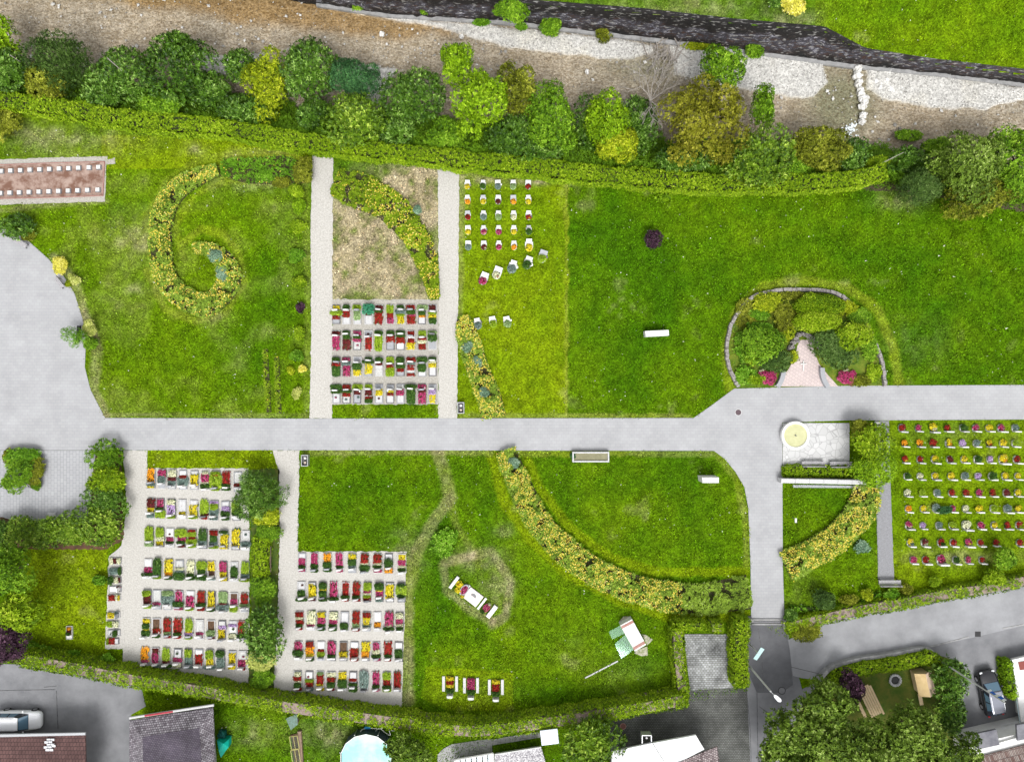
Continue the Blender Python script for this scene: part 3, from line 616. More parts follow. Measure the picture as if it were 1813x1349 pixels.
S_(1205,285,50,28,3.0,'laurel','low laurel below the large ochre tree','laurel bush',GL, **LA)
S_(1350,276,62,54,4.8,'laurel_light','broad dark bush right of the large ochre tree','bush',GL, **LA)
T(1452,266,50,36,4.8,'olive','olive brown tree left of the small waterfall','tree',GT, **SO)
S_(1510,276,28,28,3.4,'laurel','small dark laurel just below the weir','laurel bush',GL, **LA)
S_(1400,292,40,22,2.6,'mid','low green shrub against the right part of the hedge','shrub',GL)
S_(1548,292,30,14,1.8,'hedge','scrappy low shrub at the right end of the hedge','shrub',GL)
S_(1605,286,26,22,3.0,'laurel','small round laurel beyond the right end of the hedge','laurel bush',GL, **LA)
S_(1630,328,40,34,3.4,'dark_conifer','very dark flat topped yew beyond the end of the hedge','yew bush', lobes=5, leaf=.3, aspect=.16, per=7, lobe=.62, spread=.3, up=.5)
T(1712,292,62,64,6.6,'walnut','big green tree right of the very dark yew','tree',GT, **SO)
T(1790,288,56,62,6.8,'mid','green tree cut by the right frame edge above the lawn','tree',GT, **SO)
T(1728,348,70,34,4.0,'olive','low olive tree in front of the big green tree at the right','tree',GT, **SO)
S_(1660,262,24,18,3.2,'mid','small loose shrub on the river edge at the right','shrub',GL)
# plants in the river
for px, py, rx, ry, h, k, lb in ((976,46,26,24,1.8,'mid','bushy green willow shrub growing on the gravel bar under the wall'),(1335,90,18,15,1.2,'mid','grassy tuft shrub at the wall foot right of the driftwood'),
        (1606,240,24,12,1.1,'mid','slim green shrub standing in the river right of the weir'),(750,14,20,13,1.2,'mid','small bush at the wall foot left of the stream shallows'),(636,10,16,9,.9,'mid','tiny bush on the gravel at the wall foot near the top'),
        (1068,62,16,13,.9,'olive','sparse brownish shrub on the gravel bar between willow and driftwood'),(922,48,12,6,.5,'herb','low green tuft on the gravel bar left of the willow'),(852,40,18,7,.5,'herb','mossy green patch at the wall foot below the ivy'),
        (1240,82,46,7,.5,'yellow_green','long strip of yellowish reeds along the wall foot')):
    plant('shrub', px, py, rx, ry, h, k, lb, 'shrub', 'shrubs growing in the river', trunk=False, lobes=8, leaf=.2, base=-2.9)
plant('shrub', 905, 16, 38, 20, 1.6, 'mid', 'ivy clad bush hanging over the top of the river wall', 'bush', trunk=False, lobes=8, base=-.8)
plant('shrub', 1400, 8, 26, 20, 1.6, 'yellow_bush', 'pale yellow leaved bush on the far bank at the top edge', 'bush', trunk=False, lobes=8, base=.4)
plant('shrub', 1376, 4, 20, 12, 1.3, 'laurel', 'dark bush beside the pale yellow one at the top edge', 'bush', trunk=False, lobes=6, base=.4)
# lawn singles
plant('shrub', 1155, 423, 19, 21, 1.8, 'plum', 'small dark plum coloured tree alone on the big lawn', 'ornamental tree', trunk=True, lobes=9, leaf=.16, dens=.7)
plant('shrub', 32, 403, 32, 22, 1.6, 'laurel', 'dark laurel at the top rim of the paved forecourt', 'laurel bush', trunk=False, **LA)
plant('shrub', 52, 420, 12, 9, .8, 'olive', 'small olive shrub at the right foot of the forecourt laurel', 'shrub', trunk=False, lobes=5, leaf=.15)
plant('shrub', 106, 470, 15, 19, 1.1, 'yellow_bush', 'golden yellow shrub on the forecourt rim', 'shrub', trunk=False, lobes=6, leaf=.16)
plant('shrub', 131, 494, 11, 10, .7, 'variegated', 'small yellow edged shrub beside the golden one', 'shrub', trunk=False, lobes=5, leaf=.14)
plant('shrub', 122, 502, 7, 7, .5, 'yellow_green', 'tiny yellow green shrub at the pavement edge', 'shrub', trunk=False, lobes=4, leaf=.12)
plant('shrub', 158, 580, 14, 16, 1.3, 'variegated', 'pale variegated shrub in the small bed by the forecourt', 'shrub', trunk=False, lobes=6, leaf=.15)
plant('shrub', 134, 594, 20, 17, 2.4, 'herb', 'feathery green sapling leaning over the pavement', 'sapling', trunk=True, lobes=12, leaf=.2, aspect=.2, dens=.25, lobe=.3, spread=.75)
plant('shrub', 161, 609, 15, 13, .9, 'mid', 'low dark green shrub under the variegated one', 'shrub', trunk=False, lobes=6, leaf=.15)
for i, (px, py, rx, ry, h, k, lb) in enumerate(((536,300,17,30,1.6,'olive','tall brownish shrub at the top end beside the gravel path'),(524,338,15,15,1.0,'hedge','round green shrub at the end of the spiral bed'),(531,362,14,15,.9,'lime','bright lime round shrub beside the gravel path'),
        (528,402,16,14,.6,'hedge','yellow green shrub below the bright lime one'),(526,452,15,16,.7,'herb','loose grey green shrub halfway down the gravel path'),(530,502,13,13,.8,'hedge','green round shrub above the plum coloured one'),(531,545,10,9,.7,'plum','small plum coloured shrub beside the gravel path'),
        (531,590,12,14,.6,'hedge','spiky yellow green shrub below the plum one'),(526,628,13,12,.7,'herb','grey green herb clump in the wild strip'),(515,655,7,8,.5,'yellow_green','tiny yellow green clump in the wild strip'),(536,652,7,6,.5,'yellow_bush','tiny orange yellow clump by the path'),(525,696,9,10,.5,'variegated','pale yellow clump at the lower end of the wild strip'),
        (470,310,16,9,.5,'herb','low green clump in the bare end of the spiral bed'),(500,322,18,10,.5,'olive','grey brown clump in the bare end of the spiral bed'))):
    plant('shrub', px, py, rx, ry, h, k, lb, 'shrub', GB, trunk=False, lobes=6, leaf=.16)
plant('herb_clump', 784, 958, 26, 26, .6, 'herb', 'big leafed green herb clump on the lawn between the trodden paths', 'herb clump', trunk=False, lobes=9, leaf=.24)
plant('herb_clump', 1175, 350, 16, 9, .4, 'lime', 'low bright weed patch on the lawn under the hedge', 'weeds', trunk=False, lobes=9, leaf=.2, dens=.5)
for px, py, lb in ((55,1143,'leftmost leafy perennial along the lower left hedge'),(80,1150,'second leafy perennial along the lower left hedge'),(130,1160,'largest white veined perennial along the lower left hedge'),(190,1166,'rightmost perennial along the lower left hedge'),(176,1027,'single leafy plant on the small lawn by the gravel')):
    plant('perennial', px, py, 14, 9, .7, 'herb', lb, 'perennial', 'perennials on the lower left lawn', trunk=False, lobes=7, leaf=.24)
# courtyard
for px, py, rx, ry, h, k, lb in ((40,812,30,20,1.0,'herb','upper mixed shrub of the square bed in the courtyard'),(32,842,28,28,1.3,'mid','middle bright shrub of the square bed in the courtyard'),(60,838,18,32,.9,'olive','reddish olive shrub at the right of the square bed'),(16,808,10,14,.8,'olive','pale shrub at the upper left corner of the square bed'),(64,860,10,8,.7,'mid','low green shrub at the lower right corner of the square bed'),(14,856,12,10,.8,'mid','green shrub at the lower left corner of the square bed'),(62,806,12,13,.8,'herb','pale round shrub beside the boulder of the square bed')):
    plant('shrub', px, py, rx, ry, h, k, lb, 'shrub', 'shrubs of the square courtyard bed', trunk=False, lobes=9, leaf=.18, grow=1.2)
for px, py, rx, ry, h, k, lb in ((190,812,28,26,1.5,'mid','topmost bush of the courtyard hedge beside the main path'),(190,848,34,26,1.9,'hedge','yellowish bush second from the top of the courtyard hedge'),(190,885,36,30,1.8,'laurel','dark bush with bare grey twigs in the courtyard hedge'),(180,930,44,38,2.1,'laurel_light','large laurel at the corner of the courtyard hedge'),
        (125,942,34,30,1.8,'laurel_light','laurel left of the large corner one'),(82,946,34,32,1.8,'laurel_light','laurel in the middle of the lower courtyard row'),(38,944,34,30,1.8,'laurel_light','second laurel from the left in the lower courtyard row'),(4,946,28,26,1.7,'laurel','leftmost laurel of the lower courtyard row')):
    plant('laurel', px, py, rx*1.18, ry*1.15, h, k, lb, 'laurel bush', GH, trunk=False, **{**LA, 'leaf':.24})
# lower left
T(22,1010,48,42,7.0,'mid','large dark green tree at the left edge of the small lawn','tree', **SO)
T(40,1072,36,40,6.0,'hedge','lighter green tree below the large one at the left edge','tree', **SO)
T(14,1128,36,46,5.5,'plum','dark purple leaved tree at the left edge by the hedge','tree', **SO)
# planting strip between the plots
plant('shrub', 458, 872, 38, 46, 2.6, 'laurel', 'large dark bamboo like bush at the head of the planting strip', 'bush', trunk=False, lobes=16, leaf=.32, aspect=.2, per=7, up=.7, lobe=.34, spread=.68)
plant('shrub', 470, 910, 32, 24, 1.8, 'yellow_green', 'yellow green shrub in front of the dark bamboo like bush', 'shrub', trunk=False, lobes=8, leaf=.2)
plant('shrub', 474, 942, 26, 18, 1.1, 'mid', 'dark green shrub above the box hedge and the bench', 'shrub', trunk=False, lobes=8, leaf=.16)
plant('shrub', 466, 1118, 38, 46, 3.0, 'laurel', 'big glossy dark bush in the lower planting strip', 'laurel bush', trunk=False, **LA)
plant('shrub', 467, 1050, 27, 32, 1.5, 'mid', 'clipped dark green bush above the big glossy one', 'bush', trunk=False, lobes=6, leaf=.15)
plant('shrub', 462, 1172, 25, 26, 1.0, 'variegated', 'yellow speckled shrub at the lower end of the planting strip', 'shrub', trunk=False, lobes=7, leaf=.18)
plant('shrub', 464, 1202, 24, 20, 1.0, 'mid', 'last green shrub of the planting strip by the lower hedge', 'shrub', trunk=False, lobes=7, leaf=.16)
# by the fountain, right side
plant('tree', 1526, 764, 24, 22, 2.4, 'olive', 'darker round shrub at the upper end of the group by the fountain', 'shrub', trunk=False, lobes=8, leaf=.18)
plant('tree', 1548, 786, 36, 30, 3.2, 'hedge', 'bright green tree in the middle of the group by the fountain', 'tree', lobes=12, leaf=.2)
plant('tree', 1543, 828, 36, 32, 3.0, 'lime', 'lime green round tree over the end of the white wall', 'tree', lobes=12, leaf=.17)
plant('shrub', 1526, 968, 14, 12, .7, 'blue', 'pale blue green leafy plant beside the sunflower bed', 'plant', trunk=False, lobes=6, leaf=.22)
plant('shrub', 1458, 1062, 26, 22, 1.6, 'dark_conifer', 'grey green bush in the lawn corner right of the path', 'bush', trunk=False, lobes=8, leaf=.2)
for px, py, rx, ry, h, k, lb in ((1776,992,26,22,2.2,'mid','dark green shrub at the lower edge of the right lawn field'),(1758,1020,22,20,1.4,'hedge','light green shrub by the street below the right lawn field'),(1654,1028,11,11,1.0,'hedge','small green bush on the street hedge'),(1578,1052,14,11,.9,'herb','green bush below the street side bench'),
        (1535,1053,12,10,.8,'yellow_green','yellow green bush left of the street side bench'),(1604,1042,11,10,.7,'olive','olive bush right of the street side bench'),(1398,1090,14,12,.9,'laurel','dark ivy shrub beside the gate steps'),(1505,1062,18,10,.7,'olive','brownish low shrub along the street hedge'),(1425,1122,34,20,1.0,'olive','sprawling dry shrub hanging over the street corner')):
    plant('shrub', px, py, rx, ry, h, k, lb, 'shrub', 'shrubs along the street hedge', trunk=False, lobes=7, leaf=.18)
# bottom
TR = dict(lobes=26, grow=1.16, leaf=.26, aspect=.5, per=5, lobe=.27, spread=.74)
T(1462,1238,50,40,6.5,'walnut','dark green tree at the upper left of the garden tree group','tree','trees of the lower right garden', **TR)
T(1402,1290,58,50,7.0,'walnut','broad tree overhanging the asphalt yard at the lower right','tree','trees of the lower right garden', **TR)
T(1385,1345,58,42,6.0,'walnut','tree at the bottom edge beside the sett yard','tree','trees of the lower right garden', **TR)
T(1475,1302,60,48,7.2,'walnut','dense tree in the middle of the garden group left of the picnic table','tree','trees of the lower right garden', **TR)
T(1545,1332,70,48,7.5,'walnut','tree below the picnic table at the bottom edge','tree','trees of the lower right garden', **TR)
T(1612,1292,58,52,7.5,'walnut','large pale leaved tree right of the picnic table','tree','trees of the lower right garden', **TR)
T(1672,1332,66,42,7.0,'walnut','tree at the bottom edge by the right hand house','tree','trees of the lower right garden', **TR)
T(1507,1212,20,26,3.0,'plum','black purple leaved small tree beside the picnic table','tree', **SO)
S_(1682,1200,28,40,2.8,'laurel','upper laurel of the row between garden and driveway','laurel bush','laurels beside the driveway', **LA)
S_(1684,1256,26,40,2.8,'laurel','lower laurel of the row between garden and driveway','laurel bush','laurels beside the driveway', **LA)
T(726,1332,42,34,4.2,'walnut','round tree overhanging the swimming pool','tree', **TR)
T(1040,1312,50,44,4.6,'laurel_light','drooping dark tree at the bottom edge left of the white roof','tree', **LA)
# ------------------------------------------------------------------ hedges
def hedge(name, line, w, h, kind, label, z0=0.0, leaf=.17, dens=1.0, brown=0.0, group=None, zf=None):
    """clipped hedge; line gives the middle of its top in the photo"""
    pts = smooth_line(line, 8) if len(line) > 2 else [tuple(np.array(line[0])+(np.array(line[1])-line[0])*t) for t in np.linspace(0,1,10)]
    W = np.array([P(x, y, z0+h)[:2] for x, y in pts]); seg = np.diff(W, axis=0); L = np.linalg.norm(seg, axis=1); cum = np.r_[0, np.cumsum(L)]; tot = cum[-1]
    T_ = np.array([unit(W[min(i+1,len(W)-1)]-W[max(i-1,0)]) for i in range(len(W))]); Nn = np.c_[-T_[:,1], T_[:,0]]
    per = w+2*h; la = leaf*leaf*.5*.5*4; n = int(tot*per*2.0*dens/la)
    s = rng.uniform(0, tot, n); u = rng.uniform(0, per, n)
    ww = w*(.94+.45*(fbm(s, np.sign(u-w/2)*5, 1.3, 61)-.5)*2)
    cx = np.interp(s, cum, W[:,0]); cy = np.interp(s, cum, W[:,1]); nx = np.interp(s, cum, Nn[:,0]); ny = np.interp(s, cum, Nn[:,1])
    top = u < w; lft = (u >= w) & (u < w+h); v = np.where(top, (u/w-.5), np.where(lft, -.5, .5)); q = np.where(top, 1, np.where(lft, (u-w)/h, (u-w-h)/h))
    off = v*ww+rng.normal(0,.04,n); zz = z0+h*q+rng.normal(0,.05,n)+np.where(top, -.12*(2*np.abs(v))**4+.42*(fbm(s, u, 1.5, 62)-.5), 0)
    p = np.c_[cx+nx*off, cy+ny*off, zz]
    nr = np.where(top[:,None], np.c_[nx*v*.5, ny*v*.5, np.ones(n)], np.c_[nx*np.sign(v), ny*np.sign(v), np.full(n,.35)])
    for e_ in (0, 1):   # leafy ends
        k_ = int(2.6*w*h/la)+4; a_ = W[-1] if e_ else W[0]; tt = T_[-1] if e_ else -T_[0]; nn_ = Nn[-1] if e_ else Nn[0]
        o_ = rng.uniform(-.5,.5,k_)*w; pe = np.c_[a_[0]+nn_[0]*o_+tt[0]*rng.normal(.02,.05,k_), a_[1]+nn_[1]*o_+tt[1]*rng.normal(.02,.05,k_), z0+h*rng.random(k_)]
        p = np.r_[p, pe]; nr = np.r_[nr, np.tile([tt[0],tt[1],.5],(k_,1))]; top = np.r_[top, np.zeros(k_,bool)]; n += k_
    V, F = leaf_mesh(p, nr, np.full(n, leaf), .45, 'star', 4, .7)
    t = .42+.5*(fbm(p[:,0], p[:,1], 1.6, 63)-.5)+rng.normal(0,.14,n); t = np.clip(np.repeat(t, 4)+rng.normal(0,.2,len(F)), 0, 1)
    if brown:   # patches where the clipping bares the twigs
        bad = (fbm(p[:,0], p[:,1], 1.5, 64)+rng.normal(0,.03,n) > 1-brown) & top; k = ~np.repeat(bad & (rng.random(n) < .85), 4); 
        F = F[k]; t = t[k]; idx = np.unique(F); mp = np.zeros(len(V), int); mp[idx] = np.arange(len(idx)); V = V[idx]; F = mp[F]
    mid = W[len(W)//2]; root = thing(name, (mid[0], mid[1], z0), label, 'hedge', group)
    npmesh('foliage', V, F, LM[kind], tint=t, parent=root)
    mb = MB(); k = .38; W = W.copy(); W[0] += T_[0]*min(.3,tot*.1); W[-1] -= T_[-1]*min(.3,tot*.1); m_ = len(W); vs = []
    for i in range(m_):
        a = W[i]; nn = Nn[i]
        for sgn, z in ((-1,-.1),(-1,h-.1),(1,h-.1),(1,-.1)): vs.append((a[0]+nn[0]*w*k*sgn, a[1]+nn[1]*w*k*sgn, z0+z))
    fs = [(i*4+j, (i+1)*4+j, (i+1)*4+j+1, i*4+j+1) for i in range(m_-1) for j in range(3)]+[(0,1,2,3),((m_-1)*4+3,(m_-1)*4+2,(m_-1)*4+1,(m_-1)*4)]
    mb.add(vs, fs); mb.build('branches', M_twigb if brown else M_twigd, parent=root)
    return root
M_twigb = mat('bare_twigs', (.20,.15,.12), (.32,.26,.22), 6, .95, bump=.5)
hedge('hedge', [(-30,170),(30,180),(110,190),(200,206),(290,216),(370,222),(450,235),(540,250),(640,262),(740,272),(840,284),(940,294),(1040,306),(1140,314),(1240,322),(1340,324),(1440,322),(1520,315),(1568,301)], 1.5, 1.7, 'hedge', 'long bright green hedge between the cemetery lawns and the river bank', dens=.95)
hedge('hedge', [(36,1168),(130,1184),(230,1204),(340,1222),(480,1248),(600,1266),(700,1280),(780,1291),(840,1295),(900,1290),(1000,1276),(1100,1260),(1216,1240)], 1.25, 1.9, 'hedge', 'long curved hedge with bare brown patches along the lower cemetery edge', brown=.37)
hedge('hedge', [(1200,1112),(1203,1170),(1211,1238)], 1.05, 1.5, 'hedge', 'hedge on the left side of the mossy parking bay', brown=.4)
hedge('hedge', [(1196,1109),(1248,1109)], .7, 1.5, 'hedge', 'short hedge piece above the mossy parking bay at its left')
hedge('hedge', [(1260,1112),(1280,1112)], .9, 1.5, 'hedge', 'small square hedge block above the mossy parking bay', brown=.35)
hedge('hedge', [(1316,1098),(1311,1150),(1314,1216)], 1.35, 1.7, 'hedge', 'thick hedge between the parking bay and the ramp')
hedge('hedge', [(462,952),(459,990),(460,1020)], 1.4, .9, 'hedge', 'clipped box hedge beside the brown bench')
hedge('hedge', [(1394,1112),(1450,1098),(1520,1082),(1600,1068),(1680,1052),(1740,1044),(1830,1026)], 1.1, .8, 'hedge', 'ragged hedge along the street below the right lawn field', brown=.4, dens=.8)
hedge('hedge', [(1389,834),(1500,834)], 1.0, .5, 'hedge', 'low green hedge between the benches and the white wall')
hedge('hedge', [(1478,1203),(1525,1187),(1590,1177),(1645,1166),(1668,1180)], 1.0, 1.2, 'hedge', 'hedge behind the curved concrete garden wall')
hedge('hedge', [(1786,1172),(1790,1205),(1797,1236)], .65, 1.2, 'lime', 'narrow bright hedge beside the white house wall')
hedge('hedge', [(1398,1078),(1500,1075),(1560,1050)], .4, .3, 'herb', 'low weedy border above the street hedge', dens=.6)

# ------------------------------------------------------------------ flower beds
lm('petal_yellow', (.55,.42,.03), (.80,.64,.09), (.92,.84,.40), rough=.7)
lm('bedleaf', (.07,.13,.010), (.27,.40,.04), (.56,.66,.22))
lm('bedleaf_grey', (0.0465,0.0840,0.0186), (0.1863,0.2862,0.0645), (0.3528,0.4473,0.2117))
lm('bedleaf_grass', (.05,.10,.003), (.24,.36,.010), (.50,.60,.08))
def bed(line, wid, h, label, dens=1.0, fl=1.0, kind='bedleaf', flower_test=None, leaf=.19, fs=.075):
    pts = smooth_line(line, 8); wd = np.interp(np.linspace(0,1,len(pts)), np.linspace(0,1,len(wid)), wid)/PPM
    W = np.array([P(x, y, h*.5)[:2] for x, y in pts]); L = np.linalg.norm(np.diff(W, axis=0), axis=1); cum = np.r_[0,np.cumsum(L)]; tot = cum[-1]
    T_ = np.array([unit(W[min(i+1,len(W)-1)]-W[max(i-1,0)]) for i in range(len(W))]); Nn = np.c_[-T_[:,1], T_[:,0]]
    def pts_(n):
        s = rng.uniform(0, tot, n); v = rng.uniform(-1,1,n); w = np.interp(s, cum, wd)*.5*(.88+.3*fbm(s, np.sign(v)*3, .9, 71))
        x = np.interp(s, cum, W[:,0])+np.interp(s, cum, Nn[:,0])*v*w; y = np.interp(s, cum, W[:,1])+np.interp(s, cum, Nn[:,1])*v*w
        return s, v, x, y
    area = tot*wd.mean(); n = int(area*84*dens)
    s, v, x, y = pts_(n); lump = fbm(x, y, .55, 72, 2)
    z = h*(.35+.9*lump)*(1-.55*np.abs(v)**3)*rng.uniform(.75,1,n)
    keep = lump > .33; p = np.c_[x,y,z][keep]
    V, F = leaf_mesh(p, np.c_[v[keep]*0, v[keep]*0, np.ones(len(p))]+rng.normal(0,.25,(len(p),3)), np.full(len(p),leaf), .45, 'star', 4, .5)
    t = np.clip(np.repeat(.42+.7*(fbm(p[:,0],p[:,1],.9,73)-.5)+rng.normal(0,.12,len(p)), 4)+rng.normal(0,.1,len(F)), 0, 1)
    mid = W[len(W)//2]; root = thing('flower_bed', (mid[0],mid[1],0), label, 'flower bed', 'flower beds of yellow sunflowers')
    npmesh('foliage', V, F, LM[kind], tint=t, parent=root)
    n = int(area*40*fl); s, v, x, y = pts_(n); k = (fbm(x, y, .7, 74, 2) > .38)
    if flower_test: k &= flower_test(*PX(x, y), s/tot, v)
    x, y, v = x[k], y[k], v[k]; n = len(x)
    z = h*(.35+.9*fbm(x, y, .55, 72, 2))*(1-.5*np.abs(v)**3)+.07
    V, F = leaf_mesh(np.c_[x,y,z], np.tile([0,0,1.], (n,1))+rng.normal(0,.3,(n,3)), np.full(n, fs), .8, 'star', 3, .25)
    npmesh('blooms', V, F, LM['petal_yellow'], tint=np.clip(rng.normal(.5,.25,len(F)),0,1), parent=root)
    # bare earth under the plants
    a_ = W+Nn*wd[:,None]*.5; b_ = W-Nn*wd[:,None]*.5; m_ = len(W)
    mb = MB(); mb.add([(*q,.018) for q in a_]+[(*q,.018) for q in b_], [(i,m_+i,m_+i+1,i+1) for i in range(m_-1)]); mb.build('soil', M_soil, parent=root)
    return root
M_soil = mat('soil', (.03,.035,.012), (.06,.05,.02), 3, .95, bump=.5)
bed([(385,300),(360,308),(325,325),(298,352),(284,390),(282,430),(286,470),(300,505),(330,530),(365,540),(392,520),(404,495),(400,470),(385,450),(362,440),(342,440)], [20,27,34,38,38,38,38,38,40,37,40,40,30,23,18], .8, 'spiral shaped flower bed full of yellow blooms in the left lawn', fl=1.0)
bed([(392,294),(420,300),(460,302),(500,300),(545,308)], [26,40,48,50,30], .45, 'weedy tail of the spiral bed with bare soil showing', kind='herb', dens=.5, fl=.04)
bed([(592,322),(635,338),(680,358),(715,390),(742,430),(758,475),(770,530)], [46,62,58,52,44,34,14], .7, 'curved flower band through the dry plot with long grassy leaves', kind='bedleaf_grass', fl=.75, flower_test=lambda px,py,t,v: (t > .2) | (rng.random(len(t)) < .3))
bed([(818,560),(826,590),(838,630),(852,670),(866,705),(874,739)], [18,36,40,40,42,44], .8, 'narrow flower band beside the right gravel path down to the main path', fl=1.5, fs=.07)
bed([(894,797),(912,840),(932,885),(958,930),(995,970),(1040,1005),(1085,1028),(1130,1045),(1180,1055),(1240,1062),(1328,1050)], [34,40,44,44,48,48,48,48,52,54,62], .8, 'long crescent flower bed sweeping through the lower lawn', kind='bedleaf', fl=1.35, fs=.07, flower_test=lambda px,py,t,v: (px < 1205) & ((v > -.5) | (rng.random(len(t)) < .6)))
bed([(1538,862),(1530,895),(1510,925),(1480,955),(1440,980),(1392,1004)], [48,52,50,50,50,54], .8, 'curved flower bed between the tarmac path and the chipping path', fl=1.7, fs=.07)
for L_, lb in (([(469,618),(471,660),(475,730)],'left thin row of yellow green seedlings near the main path'),([(489,632),(491,680),(493,732)],'right thin row of yellow green seedlings near the main path')):
    root = bed(L_, [8,9,9], .35, lb, kind='bedleaf_grass', fl=.05, dens=1.1, leaf=.14); root['group'] = 'seedling rows'; root['category'] = 'plant row'; 
for px, py, w, lb in ((380,455,13,'upper pale green cushion plant in the inner spiral'),(393,486,13,'lower pale green cushion plant in the inner spiral'),(828,614,10,'uppermost pale cushion plant of the narrow band'),(845,641,9,'middle pale cushion plant of the narrow band'),(856,694,10,'lowest pale cushion plant of the narrow band'),(910,818,9,'pale round plant at the head of the crescent bed'),(738,372,8,'dark green clump inside the curved dry plot band')):
    plant('cushion_plant', px, py, w, w*1.1, .95, 'blue', lb, 'cushion plant', 'cushion plants in the flower beds', trunk=False, lobes=5, leaf=.15)

# low growth under the trees, down the bank
n = 46000; x = rng.uniform(-55, 55, n); d = rng.uniform(.6, 4.9, n)+rng.normal(0,.3,n); y = np.interp(x, bankw[:,0], bankw[:,1])+d
k = fbm(x, y, 1.6, 81)+.25*sstep(5.2,3.4,d) > .40; x = x[k]; y = y[k]; z = gz(x, y)+rng.uniform(.2,2.0,len(x))*fbm(x,y,1.2,82)
V, F = leaf_mesh(np.c_[x,y,z], np.tile([0,.2,1.],(len(x),1)), np.full(len(x),.26), .4, 'star', 4, .5)
tag(npmesh('undergrowth', V, F, LM['mid'], tint=np.clip(np.repeat(.3+.5*(fbm(x,y,1.5,83)-.3),4)+rng.normal(0,.12,len(F)),0,1)), 'dark low undergrowth covering the river bank beneath the trees', 'undergrowth', kind='stuff')
# ------------------------------------------------------------------ grass blades
def excl(px, py):
    k = np.zeros(np.shape(px), bool)
    for p in (PATH, PLOTA, PLOTB, PLOTC, [(549,270),(590,270),(588,741),(548,741)], [(775,298),(813,298),(810,741),(776,741)], [(1549,744),(1574,744),(1583,1027),(1555,1027)], [(1386,748),(1386,827),(1504,827),(1504,748)],
              [(0,797),(225,797),(225,975),(0,975)], [(446,830),(494,830),(486,1225),(438,1220)], [(-80,1172),(40,1176),(250,1216),(258,1250),(232,1360),(-80,1360)], [(1080,1275),(1215,1242),(1322,1222),(1322,1090),(1396,1132),(1470,1098),(1700,1057),(1900,1020),(1900,1400),(1080,1400)], [(1210,1122),(1302,1122),(1308,1216),(1222,1222)],
              [(0,277),(190,277),(187,358),(0,362)], [(1378,684),(1396,655),(1412,600),(1432,600),(1460,660),(1485,684)]):
        k |= inpoly(px, py, p)
    return k
def grass(name, n, x0, x1, y0, y1, test, zf, label):
    x = rng.uniform(x0, x1, n); y = rng.uniform(y0, y1, n); px, py = PX(x, y); k = test(x, y) & ~excl(px+rng.normal(0,1.1,n), py+rng.normal(0,1.1,n)); x = x[k]; y = y[k]; px = px[k]; py = py[k]; n = len(x)
    c = lawn_col(px, py, x, y, False)
    lush = np.clip(.45+1.1*(fbm(x, y, 1.1, 91, 3)-.3), .2, 1.2); short = ((px > 806) & (px < 1003) & (py < 742)) | (px > 1570) & (py > 742) & (py < 1060); lush = np.where(short, lush*.55, lush)
    L_ = .21*lush*rng.uniform(.6,1.3,n); w = .03+.05*lush*rng.random(n); a = rng.uniform(0,2*pi,n); ti = rng.uniform(.3,1.1,n); z = zf(x, y)
    dx, dy = np.cos(a), np.sin(a); s = np.c_[-dy,dx,0*a]*w[:,None]; tip = np.c_[dx*np.sin(ti), dy*np.sin(ti), np.cos(ti)]*L_[:,None]
    b = np.c_[x,y,z-.01]; V = np.stack([b-s, b+s, b+tip], 1).reshape(-1,3)
    g = (1.25*np.exp(rng.normal(-.12,.45,n))*(.65+.75*fbm(x,y,.4,92,2))).clip(.3,2.8)[:,None]; yel = rng.random(n)[:,None] > .93
    cc = c*g; cc = np.where(yel, c*np.array([1.7,1.45,1.4])*1.2+.012, cc); dais = (rng.random(n) < .0035)[:,None]; cc = np.where(dais, np.array([.7,.7,.6]), cc)
    o = npmesh(name, V, np.arange(3*n).reshape(-1,3), M_blade, col=np.repeat(cc, 3, 0), origin=np.zeros(3)); tag(o, label, 'grass', kind='stuff')
m, nt, b = nmat('grass_blade'); inp(b,'Roughness',.7); inp(b,'Specular IOR Level',.04); a = nt.nodes.new('ShaderNodeAttribute'); a.attribute_name = 'col'; nt.links.new(a.outputs['Color'], b.inputs['Base Color']); M_blade = m
grass('grass', 420000, -50, 50, -37, 24, lambda x, y: south(x, y), lambda x, y: gz(x, y), 'lawn grass of the cemetery and gardens')
grass('far_grass', 60000, -10, 52, 26, 40, lambda x, y: y > np.interp(x, wallt[:,0], wallt[:,1])+.3, nz_, 'grass of the meadow across the river')

# ------------------------------------------------------------------ graves
COL = {'r':'red','m':'magenta','y':'yellow','o':'orange','c':'cream','p':'lilac','l':'lime','h':'mint','g':'green','b':'silvery','t':'teal','d':'maroon','k':'brown','w':'white','s':'grey'}
PET = {'r':((.11,.004,.003),(.29,.010,.008),(.46,.035,.02)),'m':((.20,.01,.05),(.42,.03,.13),(.68,.20,.34)),'y':((.36,.28,.0),(.68,.55,.01),(.85,.76,.10)),'o':((.50,.14,.0),(.80,.32,.01),(.9,.55,.05)),'c':((.45,.48,.25),(.75,.74,.50),(.9,.9,.75)),
       'p':((.25,.13,.33),(.48,.32,.60),(.72,.60,.80)),'d':((.05,.006,.008),(.12,.012,.015),(.24,.03,.03))}
FOL = {'l':((.12,.20,.01),(.28,.42,.02),(.52,.62,.10)),'h':((.14,.24,.08),(.28,.40,.16),(.50,.60,.32)),'g':((.015,.05,.008),(.05,.12,.015),(.14,.24,.05)),'b':((.08,.13,.11),(.19,.26,.23),(.38,.46,.42)),'t':((.02,.14,.07),(.05,.26,.14),(.09,.36,.20))}
for k, v in PET.items(): LM['pet'+k] = leafmat('petals_'+COL[k], *v, rough=.7, spec=.2)
for k, v in FOL.items(): LM['fol'+k] = leafmat('leaves_'+COL[k], *v, rough=.55)
M_ksoil = mat('grave_soil', (.06,.035,.02), (.13,.075,.045), 6, .95, bump=.5)
